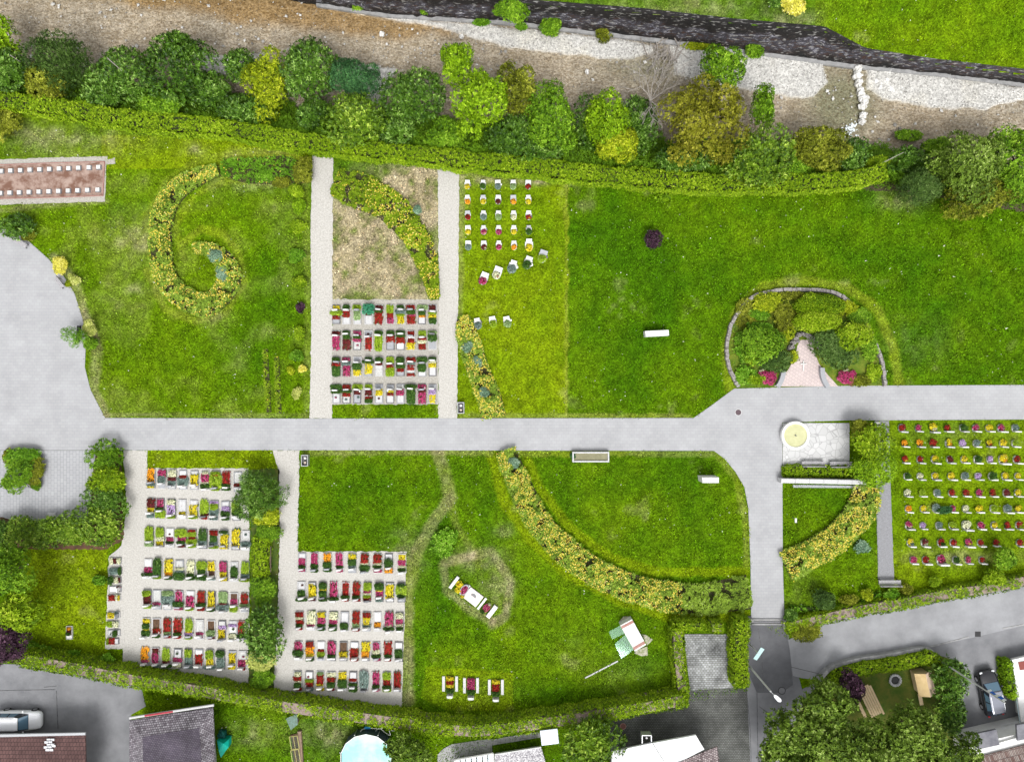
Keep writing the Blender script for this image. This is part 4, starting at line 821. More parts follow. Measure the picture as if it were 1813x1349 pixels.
M_stone = [mat('white_stone', (.72,.72,.70), (.56,.56,.55), 4, .55), mat('grey_granite', (.36,.37,.39), (.25,.26,.28), 14, .5), mat('pale_granite', (.55,.55,.55), (.42,.42,.43), 12, .5), mat('dark_granite', (.10,.10,.11), (.20,.20,.21), 10, .35), mat('sandstone', (.42,.34,.27), (.52,.45,.38), 5, .8)]
M_gfill = mat('grave_gravel', (.62,.62,.60), (.36,.36,.35), 22, .9, bump=.4, lo=.4, hi=.6)
def copyobj(src, parent, loc=(0,0,0), sc_=(1,1,1), rz=0, name=None):
    o = bpy.data.objects.new(name or src.name.split('.')[0], src); C.objects.link(o); o.parent = parent; o.location = loc; o.scale = sc_; o.rotation_euler = (0,0,rz); return o
PADS = {}
def pad_mesh(code, var, round_=False):
    """one patch of planting, 0.8 x 0.6 m"""
    key = (code, var, round_)
    if key in PADS: return PADS[key]
    rg = np.random.default_rng(hash((ord(code), var)) % 9999); fol = code in FOL; n = 130 if fol else 90
    u = rg.uniform(-1,1,(n,2))
    if round_ or fol: u = u*np.minimum(1, .96/np.maximum(.3, np.linalg.norm(u, axis=1, keepdims=True)))**(1 if round_ else .35)
    h = .38 if code in 'gt' else .24 if fol else .17
    r4 = np.clip(np.abs(u).max(1), 0, 1)**4; z = .10+h*(1-.75*r4)*rg.uniform(.55,1,n)
    p = np.c_[u[:,0]*.39, u[:,1]*.30, z]; nr = np.c_[u[:,0]*.7, u[:,1]*.7, np.ones(n)]
    if fol: V, F = leaf_mesh(p, nr, np.full(n,.13), .45, 'star', 4, .5, rg); mi = np.zeros(len(F), int); t = np.clip(rg.normal(.45,.24,len(F)),0,1); mats = [LM['fol'+code]]
    else:
        V1, F1 = leaf_mesh(p+[0,0,.03], nr, np.full(n,.075), .85, 'star', 4, .15, rg); p2 = p[:50]+[.03,.02,-.03]; V2, F2 = leaf_mesh(p2, nr[:50], np.full(50,.11), .45, 'star', 4, .3, rg)
        V, F = cat([(V1,F1),(V2,F2)]); mi = np.r_[np.zeros(len(F1),int), np.ones(len(F2),int)]; t = np.clip(rg.normal(.5,.25,len(F)),0,1); mats = [LM['pet'+code], LM['folg']]
    o = npmesh('pad', V, F, mats, tint=t, mi=mi, origin=np.zeros(3)); me = o.data; bpy.data.objects.remove(o); me.name = 'planting_'+COL[code]; PADS[key] = me; return me
def libmesh(name, mb, mats):
    o = mb.build(name, mats, origin=np.zeros(3)); me = o.data; bpy.data.objects.remove(o); return me
KERB = []
for ms in (M_stone[1], M_stone[2], M_stone[3]):
    mb = MB(); w, l = .82, 1.92
    for c, s in (((0,l/2-.04,.06),(w,.08,.18)),((0,-l/2+.04,.06),(w,.08,.18)),((w/2-.035,0,.06),(.07,l-.16,.18)),((-w/2+.035,0,.06),(.07,l-.16,.18))): mb.rbox(c, s, b=.015)
    KERB.append(libmesh('kerb', mb, ms))
FILL = {}
for k, ms in (('soil', M_ksoil), ('gravel', M_gfill)):
    mb = MB(); mb.box((0,0,.04), (.68,1.76,.12)); FILL[k] = libmesh('grave_fill', mb, ms)
HS = []
for ms in (M_stone[0], M_stone[2], M_stone[1], M_stone[0], M_stone[3]):
    for shp in range(2):
        mb = MB(); prof = [(-.29,0),(.29,0),(.29,.62),(.18,.74),(-.18,.74),(-.29,.62)] if shp else [(-.27,0),(.27,0),(.27,.70),(-.27,.66)]
        n = len(prof); mb.add([(x,-.075,z) for x,z in prof]+[(x,.075,z) for x,z in prof], [tuple(range(n)), tuple(range(2*n-1,n-1,-1))]+[(i,n+i,n+(i+1)%n,(i+1)%n) for i in range(n)])
        HS.append(libmesh('headstone', mb, ms))
SLAB = {}
for k, lst in (('w', (M_stone[0], M_stone[2])), ('s', (M_stone[1], M_gfill, M_stone[2]))):
    SLAB[k] = []
    for ms in lst: mb = MB(); mb.rbox((0,0,.11), (.64,.56,.08), b=.02); SLAB[k].append(libmesh('stone_slab', mb, ms))
mb = MB(); mb.rbox((0,0,.05), (.12,.12,.10)); mb.tube([(0,0,.1),(0,0,.26)], .05, 8, mi=1); mb.tube([(0,0,.26),(0,0,.32)], [.065,.01], 8)
LANT = libmesh('lantern', mb, [M_stone[3], mat('lantern_red', (.45,.02,.02), rough=.3)])
mb = MB(); mb.lathe((0,0,0), [(.05,0),(.09,.05),(.10,.16),(.085,.20)], 10); VASE = libmesh('vase', mb, mat('vase_white', (.75,.75,.73), rough=.4))
ORD = ['first','second','third','fourth','fifth','sixth','seventh','eighth','ninth','tenth']
def place(i, n): return 'leftmost' if i == 0 else 'rightmost' if i == n-1 else ORD[i]+' from left'
def parse(code):
    out = []; i = 0
    while i < len(code):
        ch = code[i]; i += 1; w = ''
        while i < len(code) and code[i].isdigit(): w += code[i]; i += 1
        out.append((ch, int(w) if w else 1))
    return out
def look(segs):
    d = {}
    for ch, w in segs:
        if ch != 'H': d[ch] = d.get(ch, 0)+w
    top = sorted(d, key=lambda q: -d[q])[:2]
    return COL[top[0]] if len(top) == 1 else COL[top[0]]+' and '+COL[top[1]]
def grave(px, py, code, where, group, rz=0.0, tilt=0.0, sx=.94, sy=.97):
    segs = parse(code); g = random.random
    x, y, _ = P(px, py); root = thing('grave', (x, y, 0), look(segs)+' grave, '+where, 'grave', group, rz)
    root.scale = (sx*random.uniform(.95,1.04), sy*random.uniform(.97,1.02), 1); root.rotation_euler.z += random.gauss(0,.018)
    copyobj(random.choice(KERB), root, name='kerb'); 
    copyobj(FILL['gravel' if any(c in 's' for c, _ in segs) and g() < .5 else 'soil'], root, name='soil')
    tot = sum(w for c, w in segs if c != 'H')+.6*sum(1 for c, w in segs if c == 'H'); yy = .88
    for c, w in segs:
        l = 1.76*(w if c != 'H' else .6)/tot; cy = yy-l/2; yy -= l
        if c == 'H':
            copyobj(random.choice(HS[:8] if g() < .8 else HS), root, (random.uniform(-.06,.06), cy, .02), (1, 1, random.uniform(.75,1.1)), tilt+random.uniform(-.08,.08), 'headstone')
            if g() < .5: copyobj(LANT if g() < .6 else VASE, root, (random.choice((-.28,.27)), cy+random.choice((-.16,.16)), .05), name='lantern' if g() < .5 else 'vase')
        elif c in SLAB:
            copyobj(random.choice(SLAB[c]), root, (0, cy, .0), (1, l/.56*.97, 1), 0, 'stone_slab')
            if w > 2 and g() < .6: copyobj(LANT if g() < .4 else pad_mesh(random.choice('gdbm'), 1, True), root, (random.uniform(-.15,.15), cy+random.uniform(-.15,.15), .1), (.3,.3,.6), 0, 'ornament')
        elif c == 'k': copyobj(pad_mesh('d', 3), root, (0, cy, -.08), (.75, l/.6*.8, .5), name='heather')
        else:
            o = copyobj(pad_mesh(c, random.randrange(4)), root, (random.uniform(-.03,.03), cy, random.uniform(-.02,.03)), (random.uniform(.85,1.12)*(1.35 if c == 't' or (c in 'glbh' and g() < .15) else 1), max(.5, l/.6*1.12), random.uniform(.8,1.25)*(1.6 if c == 't' else 1)), random.choice((0, pi)), 'flowers' if c in PET else 'shrub')
    return root
RN = lambda i, n: 'top row' if i == 0 else 'bottom row' if i == n-1 else ORD[i]+' row'
def field(rows, where, group, **kw):
    for i, (y, xs, codes) in enumerate(rows):
        codes = codes.split()
        for j, (x, c) in enumerate(zip(xs, codes)):
            dy = kw.get('slope', 0)*(x-xs[0])
            grave(x, y+dy, c, place(j, len(codes))+', '+RN(i, len(rows))+', '+where, group, tilt=kw.get('tilt', 0))
xa = [596,614,633,653,671.5,691.5,709.5,728,747.5,766]
field([(557,xa,'y2Hl2r2s2 g2Hr3w3 l2Hh4w2 t4k1w4 d2Hg1r6 l4r3m3 g2Hb2l1y4 r2Hg2m1r4 h2Hg2o1w3 d3Hl1y2g3'),
       (602.5,xa,'d2Hm7 g1Hg2d5 m2Hg1m2s4 s3Hr7 g2Hl7 g2Hr3s4 g1Hg1r3w3 r2Hw1r2y3 l3Hr1c2r3 h1Hg3s4'),
       (649,xa,'g2Hr2g5 m2Hb2m6 s2Hg3y3 g1Hg1y5s1 g2Hd1w2s3 l3Hr2l4 g3Hg2r2s2 r2Hb1r3s2r1 g2Hg3w2 g1Hc1y2w4'),
       (697,xa,'g2Hg1w4 r2Hg1r2s3 l2Hd2s4 l2Hd3w1r1g2 s2Hy3w4 s2Hy2r1w4 s2Hm3s4 g2Hg8 m2Hd1m5 s2Hp3y5')], 'plot below the dry grass', 'graves in the gravel plot below the dry grass')
field([(847,[268.8,287.5,305.4,324.9,345,364.6,383,402,422],'o5Hb1y1 m3b3Hs2 c3d2b2Hs1 w2r1b3Hs1 s2y5Hs2 c1m4c1g2H l1r1l6Hl1 r5g1Hg1 k4r1Hs1'),
       (899,[268.8,285,304.6,324,343.5,363,380,400.4,419],'d4y2Hb2 m5g1Hl4 c2p4Hl1 w5y1Hw1 s2y4Hl1 l6d1Hr1 p1l2b2Hb1 s2p2g2Hg1 l3g1Hs1'),
       (950,[265.7,284.4,302.3,322.5,341,360.7,379.3,398,418.3,436],'l6Hh2 l4c2y2H w4m2g1Hs1 l3m2g1Hd1 r1l2r1l2Hl1 g5b2Hs1 r2g3b1Hl1 g1w1y4Hy1 y6Hs1 w3k2b2Hs1'),
       (1006,[263.7,281,300,319,339,359,375.7,396.6,415.7,434.8],'w4m3g1Hs1 g6Hl1 y6o2Hg1 s3c1b1g3 c6g1Hg1 l3g2Hg2 y3k2Hb1 m4y2Hy1 s2g4Hs1 l4b1Hl1'),
       (1060,[262,279,298,318,337.5,357.5,375.7,395.7,415,434],'l3d5Hl2 k5m1Hs1 h2b4Hs2 m5g2Hm1 w2m4Hl1 r6g1Hr2 y6Hg1 h4d1b2H k3m3Hl3 r5h1Hs2'),
       (1110,[260,278,297.4,315.6,335.6,354.7,374.8,393.9,413,428],'y2g2y1g2H k4r2Hg1 r6h1Hr1 r6g1Hr1 l5o1p1Hl1 s5m1Hs1 k4h2Hd1 s2p2y4H w1p1w3c2H r5g1Hs1'),
       (1162,[257.4,276.5,295.6,315.6,334.7,353,373,392,412,430],'o5m1Hs1 d2m4Hb1 l5d1Hg1 s4m2Hc2 l3b3Hb1 w2r4Hw1 l3y3Hb1 g2w1b3H s1y4Hy2 s4m3Hr1')], 'plot left of planting strip', 'graves in the gravel plot left of the planting strip', tilt=.08, slope=.035)
field([(995,[535.6,557.4,580.5,601.7,624,645.7,669,689,712],'s2m3g1Hm1 m5g2Hg1 o3g2Hg1 m5g1Hm1 y2g2b1Hs1 r3c1g2H r3c1g1Hm1 s2g3Ho2 y2m2c1g1H'),
       (1046,[534.5,553.4,572.3,591.7,612.3,631.7,650.8,672.4,690.6,711],'w3g2Hg1 w1y5Hd1 g2y1g2Hg1 m6g1H r6g1Hr1 r6g1Hr1 l3m1c1l1r1H g3y1m3Hb2 w1y5Hs1 g1l3g1Hs1'),
       (1098,[531,551.6,570,590,610.8,631,649.5,669,689,708],'r2c1r2g1Hr1 c5m1Hs1 y2m3g1Hg1 c3m2g1Hg1 w4g2H r5h2Hr1 r2y3b1Hs1 w4o2Hs1 m5c1g1H c2m2c1g1H'),
       (1151,[529.4,549.4,569,588,608.6,628,648,667,688,706.4],'m3g2Hs1 r2o3y1Hg1 w3r1l2Hs1 m5g1Hs1 k4y2Hs1 w3r4Hr1 y4o3Hs1 m3c2g1Hm1 r5g1Hr1 w3g3Hs1'),
       (1204,[527.8,548.3,567.4,586.8,607,625.7,645,666,685.7,703.5],'c2r2c1g2Hr1 w3l1r2Hb1 h1r3y1Hy1 c2r2g2Hr1 y3g3Hs1 w3r1w1g1Hg2 b5w1H m5g1Hm1 l3r3g1Hl1 r6Hs1')], 'plot right of planting strip', 'graves in the gravel plot right of the planting strip', tilt=.12, slope=.01)
for i, (x, y, c) in enumerate([(205,992,'c2d2c2'),(206,1010,'b4g1'),(205,1026,'g2c2d1'),(205,1042,'w3d1H'),(204,1057,'r4c2y1'),(203,1088,'y3b1H'),(201,1104,'l3c3'),(203,1119,'s3g2s1'),(201,1134,'l1r3w2')]):
    grave(x, y, c, ('topmost' if i == 0 else 'bottom' if i == 8 else ORD[i]+' from top')+', single column at gravel edge', 'graves in a column at the left gravel edge', rz=pi/2, sx=.72, sy=.6)
# urn graves
def ubow(w, l, h, th, n=12):
    """U shaped stone rim, open side towards +y"""
    out = [(w/2*math.cos(a), -l/2+w/2+w/2*math.sin(a)) for a in np.linspace(pi, 2*pi, n)]; out = [(-w/2, l/2)]+out+[(w/2, l/2)]
    inn = [(x*(1-2*th/w), -l/2+w/2+(y+l/2-w/2)*(1-2*th/w)) if y < -l/2+w/2 else (x*(1-2*th/w), y) for x, y in out]
    m_ = len(out); vs = [(*q,-.02) for q in out]+[(*q,h) for q in out]+[(*q,h) for q in inn]+[(*q,-.02) for q in inn]
    return MB().add(vs, [(k*m_+i, k*m_+i+1, (k+1)*m_+i+1, (k+1)*m_+i) for k in range(3) for i in range(m_-1)]+[(0,m_,2*m_,3*m_),(m_-1,4*m_-1,3*m_-1,2*m_-1)])
URIM = [libmesh('rim', ubow(.56,.66,.12,.08), ms) for ms in (M_stone[0], M_stone[2], M_stone[0])]; 
mb = MB(); mb.prism([(.24*math.cos(a), .24*math.sin(a)-.02) for a in np.linspace(0,2*pi,14)[:-1]], -.01, .05); USOIL = libmesh('soil', mb, M_ksoil)
UPL = []
for ms in (M_stone[0], M_stone[0], M_stone[2], M_stone[1]):
    mb = MB(); mb.add([(-.25,.14,.02),(.25,.14,.02),(.25,.46,.02),(-.25,.46,.02),(-.25,.14,.16),(.25,.14,.16),(.25,.46,.30),(-.25,.46,.30)], [(3,2,1,0),(4,5,6,7),(0,1,5,4),(1,2,6,5),(2,3,7,6),(3,0,4,7)]); UPL.append(libmesh('headstone', mb, ms))
EHS = []
for ms in (M_stone[0], M_stone[2], M_stone[0]): mb = MB(); mb.rbox((0,0,.22), (.66,.13,.46), b=.03); EHS.append(libmesh('headstone', mb, ms))
def urn(px, py, c, where, group, e=False, rz=0, big=1.0, second=None):
    second = 'd' if second == 'k' else 'c' if second == 'w' else second
    x, y, _ = P(px, py); root = thing('urn_grave', (x, y, 0), (COL[c] if not second else COL[c]+' and '+COL[second])+' urn grave, '+where, 'urn grave', group, rz+random.uniform(-.05,.05)); root.scale = (big,)*3
    if e:
        copyobj(random.choice(EHS), root, (.10, -.26, 0), (random.uniform(.85,1.1),1,random.uniform(.8,1.2)), -.05, 'headstone')
        if c in 'bwspcgkd' or random.random() < .65: copyobj(random.choice(URIM), root, (-.04,.14,0), (1,.9,1), pi, 'rim')
        copyobj(USOIL, root, (-.04,.14,0), name='soil')
        copyobj(pad_mesh('b' if c == 's' else 'g' if c == 'k' else 'c' if c == 'w' else c, random.randrange(3), True), root, (-.05,.14+(.04 if second else 0),0), (random.uniform(.64,.9), random.uniform(.78,1.12), 1.2), random.uniform(0,6), 'flowers')
        if second: copyobj(pad_mesh(second, 0, True), root, (.02,.02,.03), (.5,.45,1.1), 0, 'flowers')
    else:
        copyobj(random.choice(URIM), root, (0,-.05,0), name='rim'); copyobj(USOIL, root, (0,-.12,.03), name='soil'); copyobj(random.choice(UPL), root, (0,0,0), (random.uniform(.75,1.05),1,1), 0, 'headstone')
        cc = 'g' if c in 'sk' else 'c' if c == 'w' else c
        copyobj(pad_mesh(cc, random.randrange(3), True), root, (0,-.13,-.02), (.68,.80,1.15), random.uniform(0,6), 'flowers')
        if second: copyobj(pad_mesh(second, 0, True), root, (.08,-.2,.02), (.3,.3,1), 0, 'flowers')
        if random.random() < .4: copyobj(VASE if random.random() < .5 else LANT, root, (.3, random.uniform(-.1,.2), 0), name='vase')
xd = [827.6,855.2,881.6,908.5,935]
for i, (y, cs) in enumerate(((329,'y s b h r'),(355.5,'o yk d oy y'),(383,'r b h w ry'),(409,'y my m y k'),(436,'b dc m o y'))):
    for j, c in enumerate(cs.split()):
        urn(xd[j]+i*.4, y, c[0], place(j,5)+', '+RN(i,5)+', by right gravel path', 'urn graves beside the right gravel path', big=1.35 if (i,j) == (4,4) else 1.0, second=c[1] if len(c) > 1 else None)
for k, (x, y, c, lb, s) in enumerate(((856,495,'m','lowest of the slanting row','r'),(880,485,'c','second of the slanting row','r'),(907,474,'b','middle of the slanting row','y'),(934,467,'g','fourth of the slanting row','y'),(960,456,'l','topmost of the slanting row',None),
     (846,574,'b','leftmost of three below the slanting row','o'),(873,571,'l','middle of three below the slanting row','d'),(898,571,'h','rightmost of three below the slanting row','y'))):
    urn(x, y, c, lb, 'newer urn graves on the strip of lawn', rz=-.35 if k < 5 else .2, big=1.4 if k < 5 else 1.2, second=s)
xe = [([1596,1625,1650.5,1676,1704,1726,1750,1771,1796],760,'r m yc r g m y m b'),([1600,1627,1650.5,1678.7,1703,1727.6,1750,1774.6,1796],787,'o ok r yo p b yr y l'),([1601,1628,1654,1681,1706,1729,1752,1774.6,1799],815.5,'ry r yl d y k p yo r'),
      ([1604.8,1628.5,1654.7,1683,1706.8,1730.5,1755,1778.5,1801],845,'k c y y b p k y y'),([1605.5,1631,1658,1684,1709,1732,1756,1781,1801],874.5,'c l b r r m r d y'),([1607.5,1634,1656,1686,1708.5,1732,1758,1782,1801],902.5,'o y bg m c y l b y'),
      ([1608,1633,1661.5,1685,1709.6,1735.5,1759.5,1782,1803],932,'mc p b ly w m y r rl'),([1611,1636,1665,1687,1713,1735,1762,1804],962.5,'yb dc rg r my r r r'),([1616,1638,1665,1691,1713,1737.5],993,'m r md g m r')]
for i, (xs, y, cs) in enumerate(xe):
    for j, (x, c) in enumerate(zip(xs, cs.split())):
        urn(x, y-1, c[0], place(j,len(cs.split()))+', '+RN(i,9)+', lawn field at right edge', 'urn graves in the lawn field at the right edge', e=True, big=1.25 if (i,j) in ((8,2),(2,7),(6,4),(0,2)) else random.uniform(.9,1.05), second=c[1] if len(c) > 1 else None)
plant('shrub', 1671, 903, 15, 8, .6, 'teal_conifer', 'dark spreading juniper lying between two urn graves', 'juniper', trunk=False, lobes=5, leaf=.16)
# wide graves on the lower lawn
for x, y, c, lb in ((797,1211,'yryg','left wide grave of three on the lower lawn, yellow and red'),(834,1214,'mmmg','middle wide grave of three on the lower lawn, magenta'),(878,1217,'yrrg','right wide grave of three on the lower lawn, red and yellow')):
    q = P(x, y); root = thing('grave', q, lb, 'grave', 'three wide graves on the lower lawn')
    for sx in (-1,1): copyobj(SLAB['w'][1], root, (sx*.62,.08,-.04), (.42,2.6,1), name='side_slab')
    copyobj(FILL['soil'], root, (0,0,0), (.9,.9,1), name='soil')
    for i, cc in enumerate(c): copyobj(pad_mesh(cc, i), root, (0,.62-.36*i,0), (.9,.72,1.2), name='flowers')
    copyobj(HS[1], root, (0,-.98,0), (1,1.4,.8), name='headstone')
q = P(124,1119); root = thing('grave', q, 'single narrow grave alone on the small lower left lawn', 'grave'); root.scale = (.72,.66,1)
copyobj(KERB[1], root, name='kerb'); copyobj(FILL['soil'], root, name='soil'); copyobj(SLAB['w'][0], root, (0,-.6,0), (1,.9,1), name='stone_slab')
for cc, yy in (('o',.6),('d',.25),('g',-.1)): copyobj(pad_mesh(cc, 1), root, (-.05,yy,0), (.7,.7,1), name='flowers')
# ------------------------------------------------------------------ monuments, furniture and small things
M_white, M_gran, M_pale, M_dark, M_sand = M_stone
def frame_at(px, py, z=0): return P(px, py, z)
def local(root, x, y, z=0):
    return (x, y, z)
# memorial in slanting bed
q = P(838,1056); root = thing('memorial', q, 'long slanting memorial of pale slabs with yellow and magenta flowers', 'memorial', rz=math.atan2(-60,78))
ORG[root.name] = np.zeros(3)
mb = MB(); mb.rbox((0,.0,.08), (1.55,1.25,.16)); mb.build('centre_slab', mat('pink_slab', (.62,.52,.50), (.70,.66,.65), 2, .6), parent=root)
mb = MB(); mb.prism([(-.05+.28*math.cos(a), .05+.28*math.sin(a)) for a in np.linspace(0, pi, 9)], .165, .185); mb.build('inlay', M_dark, parent=root)
for x, w, hh in ((2.25,.42,.3),(-2.3,.3,.25),(-.95,.2,.12),(1.05,.22,.12)):
    mb = MB(); mb.rbox((x,0,hh/2), (w,1.35,hh)); mb.build('end_slab' if hh > .2 else 'slab', M_white, parent=root)
mb = MB()
for i in range(20):
    a0, a1 = 2*pi*i/20, 2*pi*(i+1)/20
    f = lambda a, k: (-1.12+.36*k*math.cos(a), .05+.58*k*math.sin(a))
    mb.prism([f(a0,1), f(a1,1), f(a1,.8), f(a0,.8)], 0, .3)
mb.build('ring', M_gran, parent=root)
for c, x, y, sx, sy in (('y',-1.8,.2,.85,1.0),('r',-1.85,.15,.35,.5),('y',-1.55,-.35,.8,.8),('m',-1.12,.05,.65,1.5),('y',-.9,-.55,.5,.5),('m',1.6,.0,.75,1.3),('c',1.65,.42,.4,.4),('g',1.5,-.5,.6,.5)): copyobj(pad_mesh(c, 0, True), root, (x,y,.05), (sx,sy,1.1), name='flowers')
def block(name, pxpoly, h, m, label, cat_, z0=0, group=None, bev=.04):
    w = [P(x, y, z0+h)[:2] for x, y in pxpoly]; c = np.mean(w, axis=0); w2 = [c+(p-c)*(1-bev/max(.2,np.linalg.norm(p-c))) for p in w]
    mb = MB(); mb.prism([tuple(p) for p in w], z0, z0+h-bev); 
    mb.prism([tuple(p) for p in w], z0+h-bev, z0+h, poly2=[tuple(p) for p in w2]); o = mb.build(name, m); return tag(o, label, cat_, group)
block('standing_stone', [(1142,586),(1184,584),(1185,594),(1143,596)], .9, M_white, 'low white standing stone alone in the middle of the big lawn', 'standing stone')
block('standing_stone', [(1243,845),(1273,845),(1273,855),(1244,855)], 1.5, M_white, 'tall white standing stone near the curve of the main path', 'standing stone')
# tomb slab with glass
q = [(1098,1107),(1119,1096),(1144,1141),(1124,1153)]; root = thing('monument', P(1121,1125), 'white slab monument with rusty end bands and a greenish glass pane', 'monument')
w = [tuple(P(x,y,.9)[:2]) for x,y in q]; mb = MB(); mb.prism(w, 0, .9); mb.build('body', M_white, parent=root)
W = [np.array(P(x,y,.905)) for x,y in q]; M_rust = mat('rust_stone', (.30,.14,.12), (.38,.22,.19), 3, .7)
for t0, t1 in ((.04,.13),(.85,.95)):
    a = W[0]+(W[3]-W[0])*t0; b_ = W[1]+(W[2]-W[1])*t0; c_ = W[1]+(W[2]-W[1])*t1; d = W[0]+(W[3]-W[0])*t1
    mb = MB(); mb.prism([tuple(p[:2]) for p in (a,b_,c_,d)], .85, .915); mb.build('band', M_rust, parent=root)
m, nt, b = nmat('green_glass'); nt.nodes.remove(b); tr = nt.nodes.new('ShaderNodeBsdfTransparent'); tr.inputs[0].default_value = (.86,.95,.90,1); gl = nt.nodes.new('ShaderNodeBsdfGlossy'); gl.inputs['Color'].default_value = (.7,.95,.85,1); gl.inputs['Roughness'].default_value = .05
mx = nt.nodes.new('ShaderNodeMixShader'); mx.inputs[0].default_value = .04; nt.links.new(tr.outputs[0], mx.inputs[1]); nt.links.new(gl.outputs[0], mx.inputs[2]); nt.links.new(mx.outputs[0], nt.nodes['Material Output'].inputs['Surface']); M_glassg = m
for pp in ([(1078,1118),(1100,1106),(1108,1120),(1084,1132)],[(1088,1140),(1108,1122),(1122,1150),(1100,1166)]):
    mb = MB(); mb.prism([tuple(P(x,y,.25)[:2]) for x,y in pp], .22, .25); mb.build('glass_pane', M_glassg, parent=root)
M_patch = mat('pale_rubble', (.46,.43,.36), (.22,.24,.12), 4, .95, bump=.5)
for i, pp in enumerate(([(1096,1100),(1104,1091),(1114,1091),(1119,1099),(1107,1106)],[(1136,1122),(1144,1124),(1156,1132),(1150,1138),(1146,1142)],[(1123,1156),(1128,1150),(1146,1144),(1147,1160),(1136,1161)])):
    mb = MB(); mb.prism([tuple(P(x,y,.03)[:2]) for x,y in pp], 0, .035); mb.build('rubble', M_patch, parent=root)
mb = MB(); a, b_ = P(1036,1200,.05), P(1094,1170,.05); d = (b_-a)/np.linalg.norm(b_-a); nn = np.array([-d[1],d[0],0])*.06
mb.add([a-nn,b_-nn,b_+nn,a+nn]+[p-[0,0,.06] for p in (a-nn,b_-nn,b_+nn,a+nn)], [(0,1,2,3),(0,4,5,1),(1,5,6,2),(2,6,7,3),(3,7,4,0)]); tag(mb.build('stone_edging', M_pale), 'thin pale stone strip lying in the grass left of the slab monument', 'stone strip')
# stone trough
root = thing('trough', P(1046,810), 'long rectangular grey stone trough full of murky water', 'water trough'); c = P(1046,809,.5); mb = MB()
L_, W_, t = 3.5, .98, .14
for cc, ss in (((0,W_/2-t/2),(L_,t)),((0,-W_/2+t/2),(L_,t)),((L_/2-t/2,0),(t,W_-2*t)),((-L_/2+t/2,0),(t,W_-2*t))): mb.rbox((c[0]+cc[0],c[1]+cc[1],.27), (*ss,.54), b=.02)
mb.box((c[0],c[1],.06),(L_-2*t-.01,W_-2*t-.01,.1)); mb.build('basin', M_pale, parent=root)
M_murk = mat('murky_water', (.17,.16,.085), (.22,.21,.12), 1.5, .15, spec=.5); mb = MB(); mb.box((c[0],c[1],.37),(L_-2*t-.01,W_-2*t-.01,.02)); mb.build('water', M_murk, parent=root)
plant('potted_plant', 1014, 806, 6, 6, .5, 'teal_conifer', 'small potted conifer at the left end of the stone trough', 'potted plant', trunk=False, lobes=4, leaf=.1)
# fountain
root = thing('fountain', P(1408,770), 'round white stone fountain basin with pale greenish water', 'fountain'); c = P(1409,771,.6); c[2] = 0
mb = MB(); mb.lathe(c, [(1.25,0),(1.32,.1),(1.35,.55),(1.33,.6),(1.12,.6),(1.10,.56),(1.09,.3)], 48); mb.build('basin', mat('basin_stone', (.78,.78,.76), (.68,.68,.66), 3, .6), parent=root, smooth=False)
mb = MB(); mb.add([(c[0]+1.1*math.cos(a), c[1]+1.1*math.sin(a), .5) for a in np.linspace(0,2*pi,49)[:-1]], [tuple(range(48))]); mb.build('water', mat('fountain_water', (.50,.50,.29), (.44,.44,.24), 2, .12, spec=.5), parent=root)
mb = MB(); mb.lathe(c, [(.07,.4),(.06,.62),(.03,.66),(.03,.8)], 12); mb.build('spout', M_dark, parent=root)
# benches
M_wgrey = mat('weathered_wood', (.30,.29,.31), (.42,.41,.42), 8, .85); M_wbrown = mat('brown_wood', (.09,.06,.045), (.15,.11,.08), 8, .8); M_metal = mat('grey_metal', (.45,.46,.48), rough=.4, metal=.6); M_dmetal = mat('dark_metal', (.03,.03,.032), rough=.5)
def bench(px, py, rz, L_, m, label, group):
    root = thing('bench', P(px, py, .2)*[1,1,0], label, 'bench', group, rz); ORG[root.name] = np.zeros(3)
    for i in range(3): mb = MB(); mb.rbox((0,.02+.13*i,.44), (L_,.105,.035), b=.008); mb.build('seat_slat', m, parent=root)
    for i in range(2): mb = MB(); mb.rbox((0,-.12-.04*i,.60+.16*i), (L_,.05,.11), b=.01); mb.build('back_slat', m, parent=root)
    for s in (-1,1):
        mb = MB(); mb.box((s*L_*.4,.33,.21),(.07,.06,.42)); mb.build('leg', M_dmetal, parent=root)
        mb = MB(); mb.tube([(s*L_*.4,-.02,0),(s*L_*.4,-.09,.42),(s*L_*.4,-.19,.85)], .03, 6); mb.build('leg', M_dmetal, parent=root)
bench(1438,822,0,2.2,M_wgrey,'left grey slatted bench at the edge of the stone plaza','benches on the plaza'); bench(1487,823,0,2.1,M_wgrey,'right grey slatted bench at the edge of the stone plaza','benches on the plaza')
bench(1573,1032,0,2.1,M_wgrey,'grey bench at the lower end of the chipping path',None); bench(480,987,pi/2,2.4,M_wbrown,'dark brown bench between the box hedge and the gravel path',None)
bench(38,428,pi-.5,1.6,M_wgrey,'grey bench under the laurel at the forecourt rim',None); bench(144,592,pi/2-.1,1.6,M_dmetal,'dark bench beside the variegated shrub at the forecourt','')
bench(110,500,-.9+pi,1.1,M_wgrey,'short grey bench between the golden shrub and the pavement','')
# white wall
mb = MB(); a, b_ = P(1383,851,1.0), P(1534,854,1.0); n_ = 6
for i in range(n_):
    p = a+(b_-a)*i/n_; q = a+(b_-a)*(i+1)/n_; c = (p+q)/2; mb.rbox((c[0],c[1],.5), (np.linalg.norm(q-p)-.012,.42,1.0), rz=math.atan2(b_[1]-a[1],b_[0]-a[0]), b=.02)
tag(mb.build('wall', M_pale), 'white stone wall below the fountain plaza', 'wall')
block('flagstone_strip', [(1404,858),(1532,860),(1530,864),(1404,863)], .05, M_gran, 'narrow grey strip of slabs in front of the white wall', 'stone strip')
